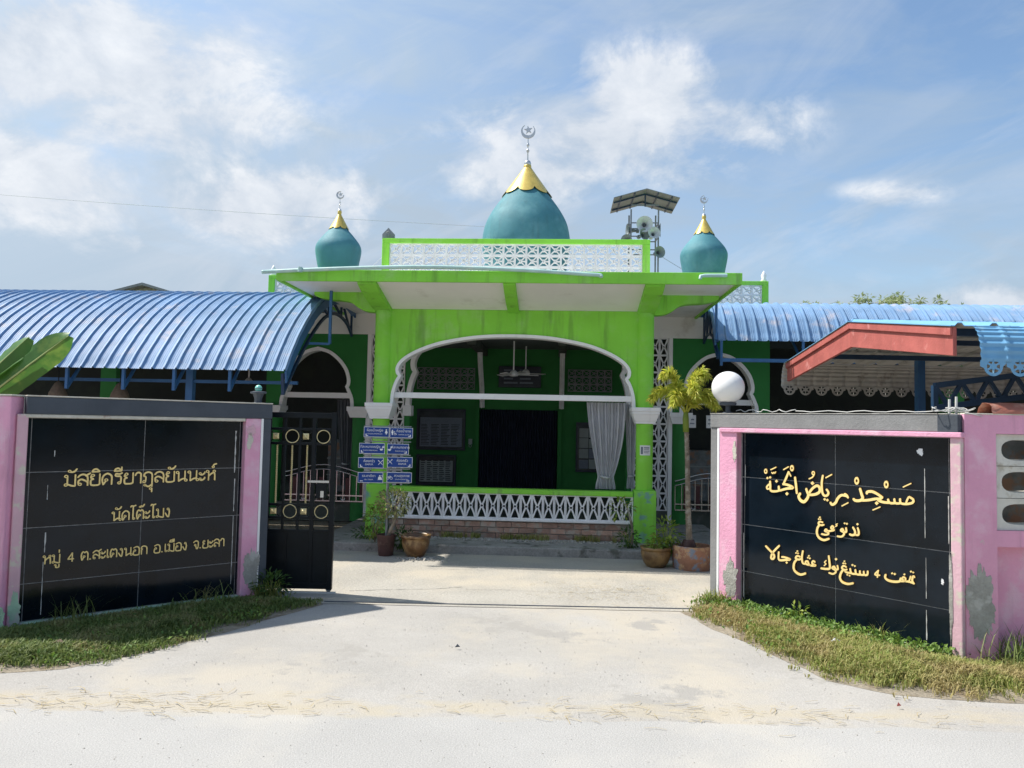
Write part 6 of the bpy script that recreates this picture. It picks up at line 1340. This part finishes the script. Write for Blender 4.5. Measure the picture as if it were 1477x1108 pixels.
def tuft(label, loc, n, h, m, seed, spread=.08):
    r_ = random.Random(seed); mb = MB()
    for _ in range(n):
        a = r_.uniform(0, 2 * PI); b0_ = Vector((r_.gauss(0, spread), r_.gauss(0, spread * .5), 0)); d = Vector((math.cos(a), math.sin(a), 0)); hh = h * r_.uniform(.45, 1.1); s = Vector((-d.y, d.x, 0)) * .004; L_ = r_.uniform(.2, .9)
        pts = [b0_ + d * hh * L_ * t * t + Vector((0, 0, hh * (t - .38 * L_ * t * t))) for t in (0, .35, .7, 1)]
        mb.add([pts[0] - s, pts[0] + s, pts[1] + s, pts[1] - s, pts[2] + s * .7, pts[2] - s * .7, pts[3]], [(0, 1, 2, 3), (3, 2, 4, 5), (5, 4, 6)])
    return tag(mb.build('grass_tuft', m, None, loc=loc), label, 'grass')
tuft('tall dark grass tuft under the bare cement patch of the pink wall', (3.62, 5.38, 0), 260, .30, 'grass', 5, .16)
tuft('thin grass tuft against the black tiles, left part of the Thai sign', (-3.36, 6.03, 0), 60, .26, 'grass', 6, .10)
tuft('grass tuft against the black tiles, right part of the Thai sign', (-2.62, 6.66, 0), 60, .24, 'grass', 7, .12)
tuft('grass tuft at the foot of the left gate pier', (-2.16, 6.97, 0), 130, .20, 'grass_dry', 8, .08)
tuft('grass tuft at the left pier of the Jawi sign', (1.88, 7.02, 0), 130, .20, 'grass_dry', 9, .08)
tuft('sparse grass tuft near the right end of the Jawi sign', (2.88, 5.95, 0), 36, .22, 'grass_dry', 10, .10)
weed('weed_clump', 'leafy green weed at the foot of the left gate pier', (-2.12, 7.0, 0), (.16, .12, .14), 210, .06, 'dark_leaf')
weed('weed_clump', 'fresh little weed growing up against the Jawi tiles', (2.42, 6.50, .0), (.09, .06, .09), 60, .055, 'lime_leaf')
# weeds and rubble along the footing of the porch
mb = MB(); r_ = random.Random(12)
for _ in range(260):
    u = r_.uniform(-1.3, 1.4)
    if noise.noise(Vector((u * 2.2, 3, 0))) < -.1: continue
    p = BW(u, r_.uniform(-.17, -.05)); blades(mb, p.x, p.y, 6, .09, .015, r_)
o = mb.build('footing_weeds', 'grass_dry', None, loc=(0, 0, .105)); stuff(o, 'dry weeds growing along the brick footing of the porch', 'weeds')
def pebbles(name, fn, n, s0, s1, m, label, seed, z=0.002):
    r_ = random.Random(seed); mb = MB()
    for _ in range(n):
        p = fn(r_); s = r_.uniform(s0, s1); h = s * r_.uniform(.4, .8); a = r_.uniform(0, PI); vs = []
        for k in range(5): t = a + k * 2 * PI / 5; q = s * r_.uniform(.7, 1.2); vs.append((p[0] + q * math.cos(t), p[1] + q * math.sin(t), z))
        for k in range(5): t = a + .3 + k * 2 * PI / 5; q = s * r_.uniform(.4, .7); vs.append((p[0] + q * math.cos(t), p[1] + q * math.sin(t), z + h))
        mb.add(vs, [(i, (i + 1) % 5, 5 + (i + 1) % 5, 5 + i) for i in range(5)] + [(5, 6, 7, 8, 9)])
    return stuff(mb.build(name, m), label, 'gravel')
def foot_pt(r_):
    p = BW(r_.uniform(-1.5, 1.4), -.09 - abs(r_.gauss(0, .09))); return (p.x, p.y)
pebbles('rubble', foot_pt, 900, .006, .022, 'pebble', 'loose rubble scattered along the brick footing', 1, .106)
pebbles('gravel', lambda r: (r.gauss(0, 2.2), r.uniform(3.3, 6.6)), 1500, .0015, .005, 'pebble', 'fine loose gravel scattered over the driveway', 2, .0)
pebbles('gravel', lambda r: (-1.0 + r.gauss(0, .18), 9.1 + r.gauss(0, .08)), 70, .008, .03, 'pebble', 'small stones in front of the empty glazed pot', 3)
def straw(n, fn, label, seed, L0=.03, L1=.12):
    r_ = random.Random(seed); mb = MB()
    for _ in range(n):
        x, y = fn(r_); a = r_.gauss(0, .5); l = r_.uniform(L0, L1); d = Vector((math.cos(a), math.sin(a), 0)) * l; s = Vector((-d.y, d.x, 0)).normalized() * .0018; p = Vector((x, y, .006)); b = Vector((0, 0, r_.uniform(0, .008)))
        q = p + d * .5 + Vector((-d.y, d.x, 0)) * r_.uniform(-.2, .2)
        mb.add([p - s, p + s, q + s + b, q - s + b, p + d + s, p + d - s], [(0, 1, 2, 3), (3, 2, 4, 5)])
    return stuff(mb.build('dry_straw', 'straw'), label, 'straw')
straw(170, lambda r: (-2.2 + r.gauss(0, .7), 4.42 + r.gauss(0, .10)), 'dry grass cuttings strewn on the apron at the left', 1)
straw(110, lambda r: (1.2 + r.gauss(0, .8), 4.40 + r.gauss(0, .10)), 'dry grass cuttings strewn on the apron at the right', 2)
straw(200, lambda r: (.95 + r.gauss(0, .35), 7.5 + r.gauss(0, .25)), 'dry cuttings on the yard paving before the right pots', 3, .02, .08)
# cracks in the paving as shallow strips of dirt
def crack(P, w, label):
    r_ = random.Random(len(label)); Q = []
    P = smooth_pts(P, 8); L_ = []; Rr_ = []
    for i, p in enumerate(P): q = w * r_.uniform(.3, 1.3); e = r_.uniform(-.008, .008); L_.append((p[0], p[1] + q + e)); Rr_.append((p[0], p[1] - q + e))
    o = sheet('paving_crack', L_ + Rr_[::-1], .0045, 'kerb'); return o
crack([(-1.5, 7.35), (-1.2, 7.42), (-.75, 7.5), (-.45, 7.62)], .006, 'a'); crack([(-.4, 7.5), (0, 7.52), (.6, 7.45), (1.3, 7.55)], .003, 'bb'); crack([(-.9, 8.55), (-.4, 8.5), (.1, 8.6), (.7, 8.5)], .003, 'ccc')
r_ = random.Random(31)
for i, (x, y, lab) in enumerate(((-3.05, 5.32, 'curled brown leaf lying on the grass left of the road edge'), (2.42, 5.75, 'pale scrap of paper on the dry grass before the Jawi sign'), (-.35, 5.55, 'small dark leaf lying on the driveway'), (2.28, 4.55, 'bit of red litter on the right road shoulder'))):
    mb = MB(); m_ = ('tan', 'paper_white', 'lintel', 'red')[i]; s = (.05, .04, .02, .014)[i]
    mb.add([(-s, 0, .0), (0, -s * .5, .015), (s, 0, .004), (0, s * .5, .022), (0, 0, .002)], [(0, 1, 4), (1, 2, 4), (2, 3, 4), (3, 0, 4)]); tag(mb.build('litter', m_, None, loc=(x, y, .012 + (.04 if i < 2 else 0))), lab, 'litter')

# ================================================================ far things over the roofs
def far_tree(label, loc, h, clumps, seed):
    t = thing('tree', label, 'tree', loc); r_ = random.Random(seed); br = MB(); lf = MB()
    MB().tube([(0, 0, 0), (.1, 0, h * .35), (-.1, 0, h * .7)], [.22, .16, .09], 9).build('trunk', 'bark', t, True)
    for (x, z, rx, rz, n) in clumps:
        p0 = Vector((0, 0, h * .6)); p1 = Vector((x, 0, z)); br.tube([p0, p0.lerp(p1, .6) + Vector((0, 0, .1)), p1], [.06, .03, .012], 6)
        for _ in range(n // 40):
            c = Vector((x + r_.gauss(0, rx * .5), r_.gauss(0, rx * .4), z + r_.gauss(0, rz * .5))); br.tube([p1, c], .01, 4)
            leafcloud(lf, shell_pts(c, (rx * .32, rx * .3, rz * .35), 40, r_, .1), r_, .17, .5, .2, 2.8)
    br.build('branches', 'bark', t); lf.build('crown', 'far_leaf', t)
far_tree('feathery green treetop just right of the mosque parapet', (11.9, 30, 0), 6.7, [(0, 6.45, .5, .25, 280), (.9, 6.25, .5, .25, 200), (-.4, 6.1, .5, .3, 200)], 1)
far_tree('widest feathery green treetop showing over the right awning', (14.4, 30, 0), 6.9, [(-.6, 6.6, .8, .28, 480), (.5, 6.68, .8, .26, 480), (1.3, 6.45, .6, .25, 300), (0, 6.3, 1.2, .3, 400)], 2)
far_tree('small thin treetop over the right awning, farthest right', (17.0, 30, 0), 6.6, [(-.4, 6.55, .4, .2, 180), (.5, 6.38, .6, .2, 200)], 3)
H = thing('distant_house', 'grey gabled roof of a distant house peeking over the left awning', 'house', (-11.25, 25, 0))
MB().box(-2.4, 2.4, -1.6, 1.6, 0, 5.0).build('wall', 'cement', H)
for s in (-1, 1): MB().prism([(0, 5.66), (s * 2.7, 4.9), (s * 2.7, 4.84), (0, 5.58)], -1.9, 1.9).build('roof', 'grey_metal', H)
MB().prism([(-2.4, 5.0), (2.4, 5.0), (0, 5.57)], -1.55, 1.55).build('gable', 'cement', H)
def cable(P, Q, sag, label, r_=.005):
    P = Vector(P); Q = Vector(Q); pts = [P.lerp(Q, i / 24) - Vector((0, 0, sag * 4 * (i / 24) * (1 - i / 24))) for i in range(25)]
    tag(MB().tube(pts, r_, 5).build('cable', 'cable', None, True), label, 'cable')
cable((-20, 20, 7.8), (1.0, 20, 6.72), .12, 'thin overhead cable crossing the sky left of the central dome')
cable(BW(-3.2, 2.9, 4.05), BW(-1.75, .3, 4.02), .12, 'thin cable strung from the left side dome to the central parapet', .005)
cable(BW(2.8, 7, 5.45), BW(4.4, 7, 4.6), .05, 'guy wire running down right from the loudspeaker tower', .006)

# scrub across the road, behind the viewer: it shows as the dark band mirrored in the polished tiles
mb = MB(); r_ = random.Random(44); P = []
for _ in range(5200):
    x = r_.uniform(-24, 24); hgt = 2.4 + 1.3 * noise.noise(Vector((x * .35, 0, 3))) + .5 * noise.noise(Vector((x * 1.3, 2, 0)))
    P.append((Vector((x, -9.5 + r_.gauss(0, .7), hgt * r_.random() ** .6)), Vector((r_.uniform(-1, 1), r_.uniform(-1, 1), r_.uniform(-.2, 1)))))
leafcloud(mb, P, r_, .55, .4, .2, 1.7)
stuff(mb.build('roadside_scrub', 'dark_leaf'), 'dark green scrub growing along the far side of the road', 'scrub')
